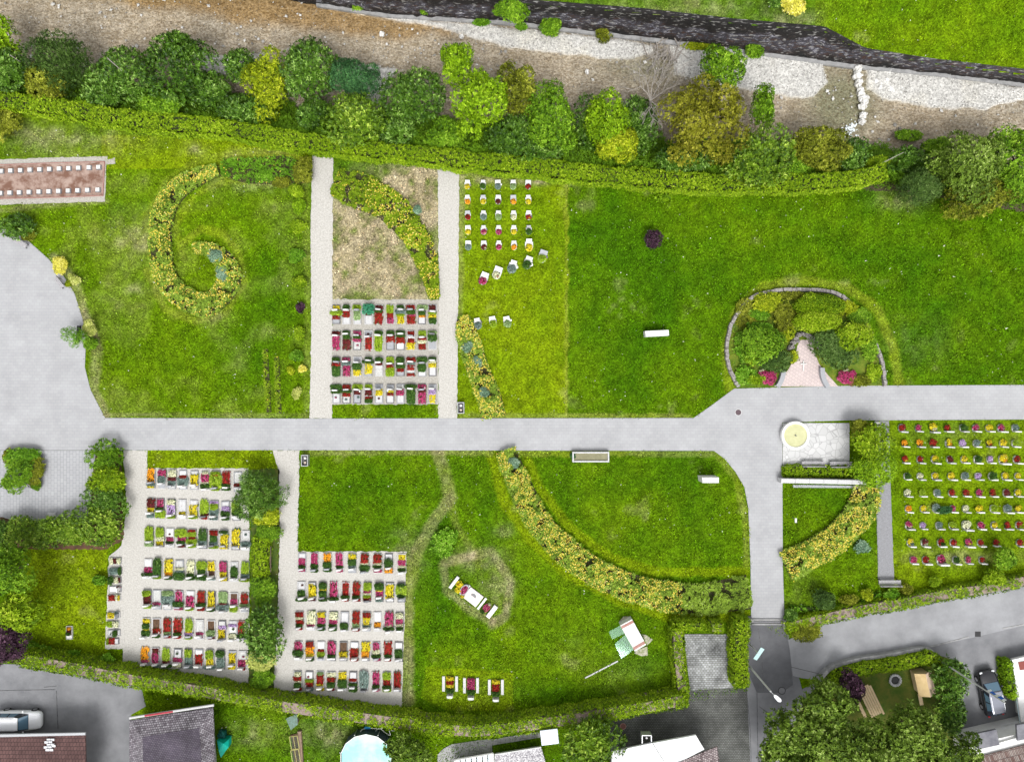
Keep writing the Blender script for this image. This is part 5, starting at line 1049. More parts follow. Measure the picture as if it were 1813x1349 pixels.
# little white sign in the lawn
root = thing('sign', P(1403,916), 'tiny white sign on a post in the lawn beside the path', 'sign'); mb = MB(); mb.tube([P(1403,916), P(1403,916)+[0,0,.75]], .025, 6); mb.build('post', M_metal, parent=root)
c = P(1403,916); mb = MB(); mb.box((c[0],c[1]-.12,.78),(.18,.42,.04)); mb.build('plate', M_white, parent=root)
# planter boxes beside the paths
for x, y, lb in ((816,722,'small grey framed box at the lower end of the right gravel path'),(540,815,'small grey framed box at the head of the middle gravel path')):
    root = thing('watering_can_box', P(x,y), lb, 'box', 'framed boxes beside the gravel paths'); c = P(x,y,.4); c[2] = 0; mb = MB()
    for cc, ss in (((0,.5),(.62,.06)),((0,-.5),(.62,.06)),((.29,0),(.05,.94)),((-.29,0),(.05,.94))): mb.box((c[0]+cc[0],c[1]+cc[1],.3),(*ss,.6))
    mb.build('frame', M_metal, parent=root); mb = MB(); mb.box((c[0],c[1],.1),(.52,.93,.12)); mb.build('base', M_dark, parent=root)
    for k, dy in enumerate((.22,-.2)): mb = MB(); mb.lathe((c[0],c[1]+dy,.16),[(.12,0),(.13,.25),(.10,.3)],10); mb.build('watering_can', M_white if k == 0 else M_sand, parent=root)
# urn plates in the gravel bordered bed at the left
sheet('gravel_border', [(-40,284),(100,279),(190,277),(190,283),(203,279),(204,290),(188,292),(186,357),(100,360),(-40,364)], .014, M_gravel2, jit=.5)
sheet('bed_soil', [(-40,295),(100,290),(185,288),(182,346),(100,349),(-40,352)], .03, mat('mulch', (.16,.085,.06), (.34,.25,.21), .9, .95, bump=.5, lo=.4, hi=.6), jit=.4)
mb = MB(); pts = [(-40,294),(100,289),(186,287),(183,347),(100,350),(-40,353)]
for i in range(5):
    a, b_ = P(*pts[i]), P(*pts[i+1]); c = (a+b_)/2; mb.box((c[0],c[1],.05),(np.linalg.norm(b_-a),.06,.12), rz=math.atan2(b_[1]-a[1],b_[0]-a[0]))
tag(mb.build('edging', M_rust), 'reddish metal edging around the bed of white plates', 'edging')
for r_, (xs_, y0, y1, nm) in enumerate((([5,65,127,188,250,312,374,435,497,564,625],303,296,'upper'),([0,60,120,182,245,308,370,431,492,554,620],342,336,'lower'))):
    for i, x in enumerate(xs_):
        px = x/3.598+.5; py = y0+(y1-y0)*i/10; root = thing('memorial_plate', P(px,py), 'white memorial plate, '+place(i,11)+', '+nm+' row of the mulched bed', 'memorial plate', 'white plates in the mulched bed'); c = P(px,py,.1); c[2] = 0
        mb = MB(); mb.box((c[0]+.03,c[1]-.03,.05),(.50,.46,.1)); mb.build('base', M_dark, parent=root); mb = MB(); mb.rbox((c[0],c[1],.13),(.36,.36,.06), b=.01); mb.build('plate', M_white, parent=root)
# ---- garden of the cross
PG = [(1309,686),(1292,650),(1288,610),(1300,565),(1332,527),(1372,515),(1420,513),(1470,517),(1502,532),(1532,562),(1552,605),(1566,645),(1570,684)]
sheet('garden_soil', smooth_line(PG,4), .02, mat('garden_ground', (.06,.13,.006), (.16,.19,.02), 1.2, .95, bump=.6), jit=.6)
def lowwall(line, w, h, m, name, label, cat_, rough_=.06, parent=None):
    pts = smooth_line(line, 6); Wl = [P(x,y,h) for x,y in pts]; mb = MB()
    for a, b_ in zip(Wl[:-1], Wl[1:]):
        L_ = np.linalg.norm(b_-a); k = max(1, int(L_/.45)); 
        for i in range(k):
            c = a+(b_-a)*(i+.5)/k; hh = h*random.uniform(1-rough_*3, 1); mb.rbox((c[0]+random.gauss(0,rough_*.4),c[1]+random.gauss(0,rough_*.4),hh/2), (L_/k*.99,w*random.uniform(1-rough_*2,1),hh), rz=math.atan2(b_[1]-a[1],b_[0]-a[0]), b=.02)
    return tag(mb.build(name, m), label, cat_)
M_rub = mat('old_wall_stone', (.14,.125,.12), (.36,.34,.33), 5, .9, bump=.4)
lowwall([(1309,684),(1292,650),(1288,610),(1300,565),(1332,527),(1372,515),(1420,512),(1470,516),(1500,530),(1530,560)], .34, .4, M_rub, 'stone_wall', 'curved low dry stone wall around the back of the cross garden', 'stone wall')
lowwall([(1549,604),(1563,640),(1569,684)], .34, .4, M_rub, 'stone_wall', 'short right end of the low stone wall around the cross garden', 'stone wall')
sheet('pink_paving', [(1370,684),(1384,672),(1397,652),(1408,632),(1412,612),(1418,602),(1436,602),(1443,626),(1450,644),(1466,664),(1484,684)], .04, brickmat('pink_pavers', (.56,.47,.45), (.50,.42,.41), (.40,.34,.33), .3, .3, .02, var=.12, rot=.6))
c = P(1422.5,648,.1); mb = MB(); mb.rbox((c[0],c[1],.1),(.10,1.0,.1), b=.02); tag(mb.build('cross', M_white), 'white cross standing on the pink paving', 'cross'); o = C.objects['cross']
mb = MB(); mb.rbox((c[0]-.17,c[1]+.2,.1),(.23,.10,.096), b=.02); mb.rbox((c[0]+.17,c[1]+.2,.1),(.23,.10,.096), b=.02); mb.build('crossbar', M_white, parent=o)
for a0, a1, cx, lb in ((-.55,.2,1372,'left curved grey bench beside the pink paving'),(pi-.2,pi+.55,1478,'right curved grey bench beside the pink paving')):
    mb = MB(); cc = P(cx-32 if cx < 1400 else cx+32, 652, .4); R0 = 2.5 if cx < 1400 else 2.5; n_ = 7
    cc = P(1340 if cx < 1400 else 1504, 655, .4); R0 = 2.35
    for i in range(n_):
        t0 = a0+(a1-a0)*i/n_-.12*(1 if cx < 1400 else -1); t1 = a0+(a1-a0)*(i+1)/n_-.12*(1 if cx < 1400 else -1)
        mb.prism([(cc[0]+R0*math.cos(t0),cc[1]+R0*math.sin(t0)),(cc[0]+(R0+.42)*math.cos(t0),cc[1]+(R0+.42)*math.sin(t0)),(cc[0]+(R0+.42)*math.cos(t1),cc[1]+(R0+.42)*math.sin(t1)),(cc[0]+R0*math.cos(t1),cc[1]+R0*math.sin(t1))], 0, .42)
    tag(mb.build('stone_bench', M_gran), lb, 'stone bench', 'curved benches of the cross garden')
for i, (x, y, r_) in enumerate(((1401,614,.3),(1405,606,.28),(1409,599,.3),(1414,593,.26),(1420,591,.24),(1427,592,.28),(1433,595,.3),(1439,600,.3),(1445,606,.32),(1450,612,.3),(1453,616,.26),(1398,617,.22),(1438,606,.22),(1412,604,.22))):
    c = P(x,y,.2); mb = MB(); mb.blob((c[0],c[1],.15), (r_,r_*.8,.35), seed=i, jit=.3); tag(mb.build('rock', M_rub), 'grey rock of the rockery behind the cross, '+('left' if x < 1420 else 'right')+' arm', 'rock', 'rockery behind the cross')
GG = 'plants of the cross garden'
for px, py, rx, ry, h, k, lb in ((1363,537,27,19,.8,'yellow_green','bright yellow green cushion at the top left of the cross garden'),(1388,562,20,26,.9,'olive','yellowish heath in the middle of the cross garden'),(1393,592,13,14,.7,'yellow_green','small bright yellow shrub left of the rockery'),
    (1346,606,36,34,1.9,'mid','large dark juniper at the left of the cross garden'),(1372,640,32,20,1.3,'dark_conifer','low dark juniper left of the pink paving'),(1345,582,20,12,.8,'herb','grey green heath behind the large left juniper'),
    (1440,533,20,14,1.6,'hedge','left end of the clipped cushion behind the rockery'),(1478,620,40,34,1.8,'dark_conifer','large dark juniper at the right of the cross garden'),(1510,598,28,24,2.1,'hedge','bright ferny maple at the right of the cross garden'),
    (1464,630,11,8,.7,'yellow_green','small variegated shrub right of the pink paving'),(1404,632,10,9,.7,'yellow_green','small yellow shrub left of the pink paving'),(1320,560,20,26,.5,'olive','thin heath along the left wall of the cross garden'),
    (1316,662,18,16,.5,'herb','pale ground cover at the lower left of the cross garden'),(1402,524,32,7,.4,'olive','reddish heath along the back wall of the cross garden'),(1338,672,16,9,.5,'hedge','green ground cover left of the magenta bed'),(1524,674,22,9,.4,'olive','ground cover right of the magenta bed'),(1318,610,16,30,.4,'herb','pale heath at the left edge of the cross garden'),(1540,620,14,24,.5,'mid','low green shrub at the right edge of the cross garden'),(1520,560,20,16,.6,'mid','dark fern behind the bright maple'),(1330,632,14,12,.5,'hedge','small green cushion under the large left juniper'),(1548,660,12,16,.4,'hedge','low grassy clump at the lower right corner of the cross garden'),(1345,556,16,12,.6,'herb','grey green heath below the bright top cushion'),(1500,545,18,12,.7,'yellow_green','yellowish heath right of the clipped cushions')):
    plant('shrub', px, py, rx*1.15, ry*1.15, h, k, lb, 'shrub', GG, trunk=False, lobes=11, leaf=.19, dens=1.0)
SMO = dict(trunk=False, lobes=1, leaf=.13, aspect=.5, per=4, up=.9, dens=1.2)
plant('topiary', 1450, 541, 40, 17, 1.5, 'hedge', 'long smooth clipped green cushion at the back of the cross garden', 'topiary', GG, **SMO); plant('topiary', 1446, 569, 38, 17, 1.7, 'hedge', 'smooth clipped green cushion in front, just above the rockery', 'topiary', GG, **SMO)
for x, lb in ((1356,'magenta flower bed at the left foot of the cross garden'),(1497,'magenta flower bed at the right foot of the cross garden')):
    root = thing('flower_bed', P(x,670), lb, 'flower bed', 'magenta flower beds of the cross garden')
    for i, (dx, dy) in enumerate(((-.55,0),(.1,.1),(.6,.15),(-.2,-.25),(.45,-.3),(-.5,.35),(0,.42),(.55,.45))): copyobj(pad_mesh('m', i%4, True), root, (dx,dy,0), (.95,.95,1.3), i, 'flowers')
    for i, (dx, dy) in enumerate(((-.6,.75),(-.35,.85))): copyobj(pad_mesh('c', i, True), root, (dx if x < 1400 else dx+.4,dy,0), (.35,.35,1.3), i, 'flowers')
# ---- gate steps, manholes, drains
root = thing('gate_steps', P(1360,1099), 'grey stone threshold with a drain between path and ramp', 'steps'); mb = MB()
for y, h, m_ in ((1096,.12,0),(1100,.07,1),(1104,.10,0)): a, b_ = P(1331,y), P(1389,y+.3); mb.rbox(((a[0]+b_[0])/2,a[1],h/2+.02),(b_[0]-a[0],.16,h), b=.01, mi=m_)
mb.build('steps', [M_conc, M_dark], parent=root); 
for x, y, w_, l_ in ((1329,1098,.5,.3),(1390,1105,.3,.8)): c = P(x,y,.5); mb = MB(); mb.rbox((c[0],c[1],.3),(w_,l_,.6)); mb.build('gate_post', M_conc, parent=root)
def manhole(px, py, r, mring, mlid, label):
    c = P(px,py); o_ = thing('manhole_cover', c, label, 'manhole cover'); mb = MB(); mb.lathe((c[0],c[1],.03),[(r,0),(r,.012),(r*.84,.012),(r*.84,.004)],28); mb.f.pop(); mb.build('ring', mring, parent=o_)
    mb = MB(); mb.lathe((c[0],c[1],.028),[(r*.83,0),(r*.83,.011)],28); 
    mb.build('lid', mlid, parent=o_)
manhole(1384,1222,.36,M_dmetal,M_asph,'dark ringed manhole cover in front of the street lamp'); manhole(1307,730,.33,M_pale,mat('iron', (.09,.06,.07), rough=.6),'brown manhole cover with a pale ring on the main path'); manhole(1103,1285,.3,M_rust,mat('rusty_iron',(.16,.07,.06),rough=.8),'rusty manhole cover in the dark sett yard'); manhole(1735,1196,.28,M_rust,M_rust,'reddish cover in the driveway beside the dark car')
c = P(1731,1122); mb = MB()
for i in range(5): mb.box((c[0]-.2+.1*i,c[1],.03),(.05,.45,.03))
mb.box((c[0],c[1],.018),(.55,.5,.02)); tag(mb.build('drain_grate', M_dmetal), 'iron drain grate in the street', 'drain grate')
# kerb lines in the tarmac
mb = MB()
for L_ in ([(1640,1146),(1680,1136),(1715,1127)],[(1775,1112),(1813,1105)]):
    for a, b_ in zip(L_[:-1], L_[1:]): p, q = P(*a), P(*b_); c = (p+q)/2; mb.rbox((c[0],c[1],.02),(np.linalg.norm(q-p)-.01,.12,.06), rz=math.atan2(q[1]-p[1],q[0]-p[0]), b=.01)
tag(mb.build('kerb', M_conc), kind='structure')
mb = MB(); 
for L_ in ([(1322,1222),(1328,1290),(1330,1349)],[(1340,1222),(1342,1349)],[(1341,1105),(1348,1150),(1352,1222)],[(1344,1250),(1372,1270)],[(1400,1180),(1450,1192)],[(78,1216),(100,1214)],[(0,1222),(98,1220)],[(100,1222),(103,1290)]):
    for a, b_ in zip(L_[:-1], L_[1:]): p, q = P(*a), P(*b_); c = (p+q)/2; mb.box((c[0],c[1],.024),(np.linalg.norm(q-p),.05,.01), rz=math.atan2(q[1]-p[1],q[0]-p[0]))
tag(mb.build('tarmac_seams', M_dmetal if False else mat('seam', (.06,.06,.065), (.14,.14,.14), 4, .9)), kind='structure')
o = lowwall([(1453,1205),(1464,1190),(1482,1179),(1520,1168),(1580,1159),(1625,1150),(1645,1150),(1660,1162)], .34, .6, M_conc, 'garden_wall', 'curved grey concrete garden wall along the street corner', 'garden wall', rough_=0.0)
# street lamp, sign, flag
b0 = P(1322,1173); root = thing('street_lamp', b0, 'tall grey street lamp with a white head beside the ramp', 'street lamp'); mb = MB(); mb.tube([b0, b0+[0,0,3], b0+[.02,0,6]], [.11,.09,.075], 10); mb.build('pole', M_pale, parent=root)
mb = MB(); mb.lathe((b0[0],b0[1],0),[(.16,0),(.16,.1),(.09,.16),(.09,.6)],12); mb.build('foot', M_conc, parent=root)
d = np.array([.72,-.69,0]); mb = MB(); mb.tube([b0+[.02,0,6], b0+d*.35+[0,0,6.15]], .035, 8); mb.build('arm', M_metal, parent=root)
h0 = b0+d*.7+[0,0,6.18]; mb = MB(); nn = np.array([.69,.72,0]); q = [h0-d*.38-nn*.06, h0-d*.15-nn*.15, h0+d*.25-nn*.17, h0+d*.42-nn*.06, h0+d*.42+nn*.06, h0+d*.25+nn*.17, h0-d*.15+nn*.15, h0-d*.38+nn*.06]; mb.prism([tuple(p[:2]) for p in q], 6.12, 6.24); mb.build('lamp_head', mat('lamp_white', (.75,.77,.80), rough=.4), parent=root)
mb = MB(); c = h0+d*.1; mb.prism([(c[0]+.2*math.cos(a)*.8,c[1]+.12*math.sin(a)) for a in np.linspace(0,2*pi,12)[:-1]], 6.242, 6.26); mb.build('dome', M_metal, parent=root)
b0 = P(1325,1137); root = thing('road_sign', b0, 'pale turquoise sign board on a post beside the ramp', 'sign'); mb = MB(); mb.tube([b0, b0+[0,0,2.6]], .06, 8); mb.build('post', M_pale, parent=root)
c = b0+[.12,-.12,2.35]; u = np.array([.57,.82,0])*1.25; v = np.array([.82,-.57,0])*.28; mb = MB(); A = [c-u*.5-v+[0,0,.3], c+u*.5-v+[0,0,.3], c+u*.5+v-[0,0,.1], c-u*.5+v-[0,0,.1]]; mb.add(A+[p-[0,0,.04] for p in A], [(3,2,1,0),(4,5,6,7),(0,1,5,4),(1,2,6,5),(2,3,7,6),(3,0,4,7)]); mb.build('board', mat('sign_board', (.46,.66,.66), rough=.5), parent=root)
b0 = P(1655,1163); root = thing('flagpole', b0, 'tall white flagpole leaning over the driveway with blue and white flag', 'flagpole'); mb = MB(); mb.tube([b0, b0+[0,0,4.5], b0+[0,0,9.2]], [.08,.065,.05], 8); mb.build('pole', M_pale, parent=root)
mb = MB(); mb.lathe((b0[0],b0[1],9.2),[(.03,0),(.06,.05),(.02,.1)],8); mb.build('finial', M_white, parent=root)
V = []; F = []; nz = 9
for i in range(nz):
    for j in range(4):
        t = i/(nz-1); V.append((b0[0]+.04+j*.10+.03*math.sin(i*1.3+j), b0[1]+.05*math.sin(i*.9)+.04*j, 9.0-1.9*t))
F = [(i*4+j,(i+1)*4+j,(i+1)*4+j+1,i*4+j+1) for i in range(nz-1) for j in range(3)]
mb = MB()
for i, f in enumerate(F): mb.add([V[k] for k in f], [(0,1,2,3)], mi=(1 if (i//3) in (1,2,5,6) else 0))
mb.build('flag', [mat('flag_white', (.75,.77,.82)), mat('flag_blue', (.03,.13,.55))], parent=root)
# ---- garden at the lower right
sheet('garden_lawn', [(1453,1206),(1480,1184),(1640,1152),(1700,1172),(1705,1320),(1713,1420),(1395,1420),(1398,1300),(1425,1240)], .03, mat('garden_grass', (.05,.10,.008), (.12,.13,.02), 1.2, .95, bump=.6, bscale=10))
M_pine = mat('pine_wood', (.62,.46,.27), (.70,.55,.35), 2.5, .7); 
c0 = P(1541,1240,.75); rz = R(-64); root = thing('picnic_table', (c0[0],c0[1],0), 'pale wooden picnic table with bench in the garden', 'picnic table', rz=rz); ORG[root.name] = np.zeros(3)
for i in range(6): mb = MB(); mb.rbox((.0+(.2 if i == 5 else 0),-.5+.22*i,.74),(3.0,.185,.05), b=.012); mb.build('table_plank', M_pine, parent=root)
mb = MB(); mb.rbox((.2,-1.0,.45),(2.4,.3,.05)); mb.build('bench_plank', M_pine, parent=root)
for sx in (-1,1):
    for sy in (-1,1): mb = MB(); mb.box((sx*1.0,sy*.42,.36),(.09,.09,.71)); mb.build('leg', M_pine, parent=root)
    mb = MB(); mb.box((.2+sx*.9,-1.0,.21),(.08,.22,.42)); mb.build('bench_leg', M_pine, parent=root)
c0 = P(1640,1212,1.4); c0[2] = 0; root = thing('playhouse', c0, 'small light wooden garden hut with two roof slopes', 'garden hut', rz=R(12)); ORG[root.name] = np.zeros(3); mb = MB(); mb.box((0,0,.55),(1.1,1.9,1.1)); mb.build('walls', M_pine, parent=root)
mb = MB(); mb.add([(-.75,-1.1,1.1),(.05,-1.1,1.6),(.05,1.1,1.6),(-.75,1.1,1.1),(-.75,-1.1,1.05),(.05,-1.1,1.55),(.05,1.1,1.55),(-.75,1.1,1.05)], [(0,1,2,3),(7,6,5,4),(0,4,5,1),(3,2,6,7),(0,3,7,4)]); mb.build('roof', mat('plank_light', (.58,.42,.20), (.66,.50,.26), 3, .7), parent=root)
mb = MB(); mb.add([(.05,-1.1,1.6),(.85,-1.1,1.15),(.85,1.1,1.15),(.05,1.1,1.6),(.05,-1.1,1.55),(.85,-1.1,1.1),(.85,1.1,1.1),(.05,1.1,1.55)], [(0,1,2,3),(7,6,5,4),(0,4,5,1),(3,2,6,7),(1,5,6,2)]); mb.build('roof', mat('plank_pink', (.60,.47,.36), (.50,.37,.27), 3, .7), parent=root)
mb = MB(); mb.rbox((-.35,-1.75,.5),(.35,1.1,.06)); mb.build('ramp_board', M_pine, parent=root)
c0 = P(1584,1203); root = thing('fire_ring', c0, 'round ring of pale stones around black ashes in the garden', 'fire ring'); mb = MB()
for i in range(16): a = 2*pi*i/16; mb.blob((c0[0]+.5*math.cos(a),c0[1]+.5*math.sin(a),.1),(.13,.12,.13), seed=i, n=5)
mb.build('stones', M_pale, parent=root); mb = MB(); mb.lathe((c0[0],c0[1],.03),[(.42,0),(.3,.04)],16); mb.build('ashes', M_dmetal, parent=root)
# ---- river: boulders, weir, driftwood
M_bould = mat('pale_boulder', (.74,.73,.71), (.55,.54,.51), 3, .8, bump=.3)
for i, (x, y, rx, ry) in enumerate(((1520,121,.42,.36),(1519,134,.5,.32),(1521,147,.36,.5),(1525,162,.42,.5),(1530,174,.55,.36),(1532,181,.4,.3),(1528,188,.42,.32),(1529,204,.38,.42),(1527,215,.34,.34),(1518,128,.3,.2))):
    c = P(x,y,-2.6); mb = MB(); mb.blob((c[0],c[1],-2.75),(rx,ry,.42), seed=100+i, jit=.22); tag(mb.build('boulder', M_bould), 'pale boulder of the weir, '+('topmost' if i == 0 else 'lowest' if i == 8 else 'small one behind the second' if i == 9 else ORD[i]+' from the top'), 'boulder', 'boulders of the weir')
for i, (x, y, rx, ry, lb) in enumerate(((1552,143,.32,.24,'pale boulder just right of the weir, left of a group of four'),(1570,141,.30,.22,'pale boulder at the upper right of the group of four'),(1559,155,.24,.26,'pale boulder at the lower left of the group of four'),(1577,157,.38,.32,'largest pale boulder of the group of four'),
      (1576,126,.15,.15,'small round white stone near the river wall right of the weir'),(676,60,.26,.30,'lone white boulder in the ochre shallows'),(817,64,.26,.22,'white boulder at the edge of the upper gravel bar'),(1040,127,.2,.28,'lone white boulder in the stream below the gravel bar'))):
    c = P(x,y,-2.7); mb = MB(); mb.blob((c[0],c[1],-2.82),(rx,ry,.25), seed=200+i, jit=.25); tag(mb.build('boulder', M_bould), lb, 'boulder')
# foam where the stream drops over the weir
c = P(1507,228,-2.85); mb = MB()
for i in range(60): a = random.gauss(0,.38); b_ = random.gauss(0,.42); mb.blob((c[0]+a+b_*.3,c[1]+b_,-2.87),(random.uniform(.05,.13),random.uniform(.05,.13),.05), seed=i, n=4)
tag(mb.build('white_water', mat('foam', (.72,.78,.80), rough=.4)), 'small patch of white water foaming at the lower end of the weir', 'white water', kind='stuff')
def twigs(mb, p, d, L_, r, depth, rg):
    q = p+d*L_; mid = (p+q)/2+rg.normal(0,L_*.06,3); mb.tube([p, mid, q], [r, r*.8, r*.6], 4, cap=False)
    if depth > 0:
        for i in range(3 if depth > 1 else 4):
            nd = unit(d+rg.normal(0,.55,3)*[1,1,.5]); twigs(mb, p+(q-p)*rg.uniform(.45,1), nd, L_*rg.uniform(.55,.8), r*.58, depth-1, rg)
rg = np.random.default_rng(5); b0 = P(1150,196,-1.5); root = thing('dead_tree', (b0[0],b0[1],-2.0), 'bare grey dead tree with spreading twigs leaning over the river', 'dead tree'); mb = MB()
b0[2] = -2.0; t1 = P(1152,178,2.0); mb.tube([b0, t1], [.14,.11], 6); mb.build('trunk', M_twig, parent=root); mb = MB()
for dx, dy, dz, L_ in ((.1,1,.5,2.6),(-.35,1,.4,2.2),(.5,1,.5,2.5),(.9,.5,.5,1.8),(-.7,.6,.5,1.7),(.2,-1,.5,1.6),(.6,-.7,.4,1.6),(-.2,-1,.3,1.2)): twigs(mb, t1, unit(np.array([dx,dy,dz])), L_, .055, 4 if dy > .5 else 3, rg)
mb.build('branches', M_twig, parent=root)
mb = MB(); rg = np.random.default_rng(8); c = P(1176,96,-2.6)
for i in range(46): a = c+rg.normal(0,1,3)*[.75,1.0,.12]; an = rg.normal(1.15,.55); d = np.array([math.cos(an),math.sin(an),rg.normal(0,.12)]); L_ = rg.uniform(.5,2.4); mb.tube([a-d*L_/2, a+rg.normal(0,.08,3), a+d*L_/2], [.05*rg.uniform(.5,1.5)]*3, 5)
tag(mb.build('driftwood', M_twig), 'heap of bleached driftwood lodged against the river wall', 'driftwood')
mb = MB(); 
for a, b_ in (((100,100),(35,108)),((0,0),(0,0))): pass
for (x0,y0,x1,y1,z0,z1,lb) in ((18,98,36,110,3.5,2.5,'bare grey branch sticking out beside the lime tree at the left edge'),(190,103,216,126,4.8,5.2,'thin pale dead stem lying over the second laurel'),(1560,290,1600,270,1.0,1.6,'pale dead branch at the right end of the hedge')):
    mb = MB(); a, b_ = P(x0,y0,z0), P(x1,y1,z1); mb.tube([a,(a+b_)/2+[0,0,.1],b_],[.05,.04,.02],5); tag(mb.build('dead_branch', M_twig), lb, 'branch')
for x, y, lb in ((73,800,'pale stone at the upper corner of the square bed'),(12,862,'pale stone at the lower left corner of the square bed')): c = P(x,y); mb = MB(); mb.blob((c[0],c[1],.1),(.2,.17,.16), seed=x); tag(mb.build('stone', M_bould), lb, 'stone')
for y, lb in ((802.5,'upper small white lamp beside the courtyard hedge'),(807.5,'lower small white lamp beside the courtyard hedge')): c = P(157,y,.5); mb = MB(); mb.lathe((c[0],c[1],0),[(.05,0),(.05,.35),(.11,.38),(.12,.46),(.07,.52)],12); tag(mb.build('garden_light', M_white), lb, 'garden lamp')
bench(122,914,pi,1.4,M_pale,'pale bench at the lower edge of the courtyard','')
c = P(93,915); mb = MB(); mb.rbox((c[0],c[1],.08),(.8,.9,.16)); tag(mb.build('step', M_pale), 'pale square slab step at the lower edge of the courtyard', 'slab')
block('threshold_stone', [(1549,747),(1559,747),(1559,760),(1550,760)], .15, M_white, 'small white slab at the head of the chipping path', 'slab')
# ------------------------------------------------------------------ houses
M_rend = mat('white_render', (.78,.78,.77), (.70,.70,.69), 2, .8)
def tiles(name, c1, c2, mo, bw=.35, bh=.28, rot=0, var=.35): return brickmat(name, c1, c2, mo, bw, bh, .02, rough=.75, rot=rot, var=var, bump=.8)
def roofprism(px4, z, th=.12):
    """roof sheet from 4+ photo points, each with its own height"""
    top = [P(x, y, zz) for (x, y), zz in zip(px4, z)]; n = len(top); vs = top+[p-[0,0,th] for p in top]
    a = sum(top[i][0]*top[(i+1)%n][1]-top[(i+1)%n][0]*top[i][1] for i in range(n)); f = list(range(n)); 
    return vs, [tuple(f) if a > 0 else tuple(f[::-1]), tuple(n+i for i in (f[::-1] if a > 0 else f))]+[(i,(i+1)%n,n+(i+1)%n,n+i) for i in range(n)]
def walls(root, pxpoly, zt, m, inset=.5, name='wall'):
    w = np.array([P(x, y, zt)[:2] for x, y in pxpoly]); c = w.mean(0); w = [tuple(c+(p-c)*(1-inset/np.linalg.norm(p-c))) for p in w]
    mb = MB(); mb.prism(w, 0, zt-.1); return mb.build(name, m, parent=root)
# brown house at the lower left
root = thing('house', P(60,1370), 'low house with brown tiled roof at the lower left corner', 'house'); zt = 2.5
walls(root, [(-150,1330),(140,1322),(150,1440),(-150,1440)], zt, M_rend, 1.9)
mb = MB(); mb.add(*roofprism([(-160,1308),(151,1301),(152,1375),(-160,1382)], [2.5,2.5,3.9,3.9])); mb.build('roof', tiles('brown_tiles', (.155,.085,.08), (.12,.065,.062), (.06,.035,.035), .30, .30), parent=root)
mb = MB(); mb.add(*roofprism([(-160,1382),(152,1375),(153,1450),(-160,1457)], [3.9,3.9,2.5,2.5])); mb.build('roof', tiles('brown_tiles_back', (.155,.085,.08), (.12,.065,.062), (.06,.035,.035), .30, .30), parent=root)
a, b_ = P(-160,1306,2.55), P(151,1299,2.55); c = (a+b_)/2; mb = MB(); mb.rbox((c[0],c[1]+.02,2.5),(np.linalg.norm(b_-a),.26,.14), rz=math.atan2(b_[1]-a[1],b_[0]-a[0])); mb.build('gutter', M_metal, parent=root)
mb = MB(); n_ = P(85,1309,2.72)
for (x, y) in [(86,1309),(93,1309),(82,1313.5),(89,1313.5),(86,1318),(93,1318),(81,1322.5),(88,1322.5),(95,1320),(84,1327),(91,1327)]:
    zz = 2.5+(y-1301)/74*1.4+.05; c = P(x,y,zz); mb.box((c[0],c[1],zz),(.33,.2,.03))
mb.build('glass_tiles', mat('glass_tile', (.62,.63,.66), rough=.3), parent=root)
# slate roofed garage
root = thing('garage', P(305,1340), 'garage with a dark weathered slate hip roof', 'garage'); zt = 2.7
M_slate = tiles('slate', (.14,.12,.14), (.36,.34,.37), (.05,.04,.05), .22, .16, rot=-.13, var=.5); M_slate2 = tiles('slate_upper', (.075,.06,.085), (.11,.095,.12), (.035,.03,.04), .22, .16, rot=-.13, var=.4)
walls(root, [(232,1285),(378,1264),(388,1440),(232,1440)], zt, M_rend, 1.9)
O = [(229,1275),(377,1252),(384,1430),(229,1430)]; I = [(252,1304),(353,1288),(360,1400),(255,1400)]; zo, zi = [2.7]*4, [3.7]*4
for i in range(4):
    j = (i+1) % 4; mb = MB(); mb.add(*roofprism([O[i],O[j],I[j],I[i]], [2.7,2.7,3.55,3.55])); mb.build('roof_slope', M_slate, parent=root)
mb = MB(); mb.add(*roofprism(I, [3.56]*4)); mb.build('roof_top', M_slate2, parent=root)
a, b_ = P(228,1273,2.7), P(378,1250,2.7); c = (a+b_)/2; mb = MB(); mb.rbox((c[0],c[1]+.08,2.62),(np.linalg.norm(b_-a),.2,.14), rz=math.atan2(b_[1]-a[1],b_[0]-a[0])); mb.build('gutter', M_pale, parent=root)
a, b_ = P(256,1268,2.7), P(306,1260.5,2.7); c = (a+b_)/2; mb = MB(); mb.rbox((c[0],c[1]+.06,2.7),(np.linalg.norm(b_-a),.16,.06), rz=math.atan2(b_[1]-a[1],b_[0]-a[0])); mb.build('red_trim', mat('red_trim', (.38,.04,.06), rough=.6), parent=root)
# green tarpaulin
c = P(394,1312,.7); mb = MB(); vs = [P(*q) for q in ((384,1310,1.0),(405,1308,.7),(405,1322,.6),(397,1332,.5),(391,1341,.3),(387,1328,.9),(396,1316,1.25))]
mb.add(vs+[(v[0],v[1],0) for v in vs[:6]], [(0,6,1),(1,6,2),(2,6,3),(3,6,4),(4,6,5),(5,6,0)]+[(i,(i+1)%6,7+(i+1)%6,7+i) for i in range(6)]); tag(mb.build('tarpaulin', mat('green_tarp', (.0,.26,.20), (.0,.36,.29), 2, .45)), 'bright green tarpaulin heap beside the slate roofed garage', 'tarpaulin')
c = P(394,1300,.3); mb = MB(); mb.blob((c[0],c[1],.3),(.4,.5,.4), seed=4); tag(mb.build('sack', mat('dark_green_sack', (.0,.07,.06), rough=.6)), 'dark green sack above the tarpaulin by the garage', 'sack')
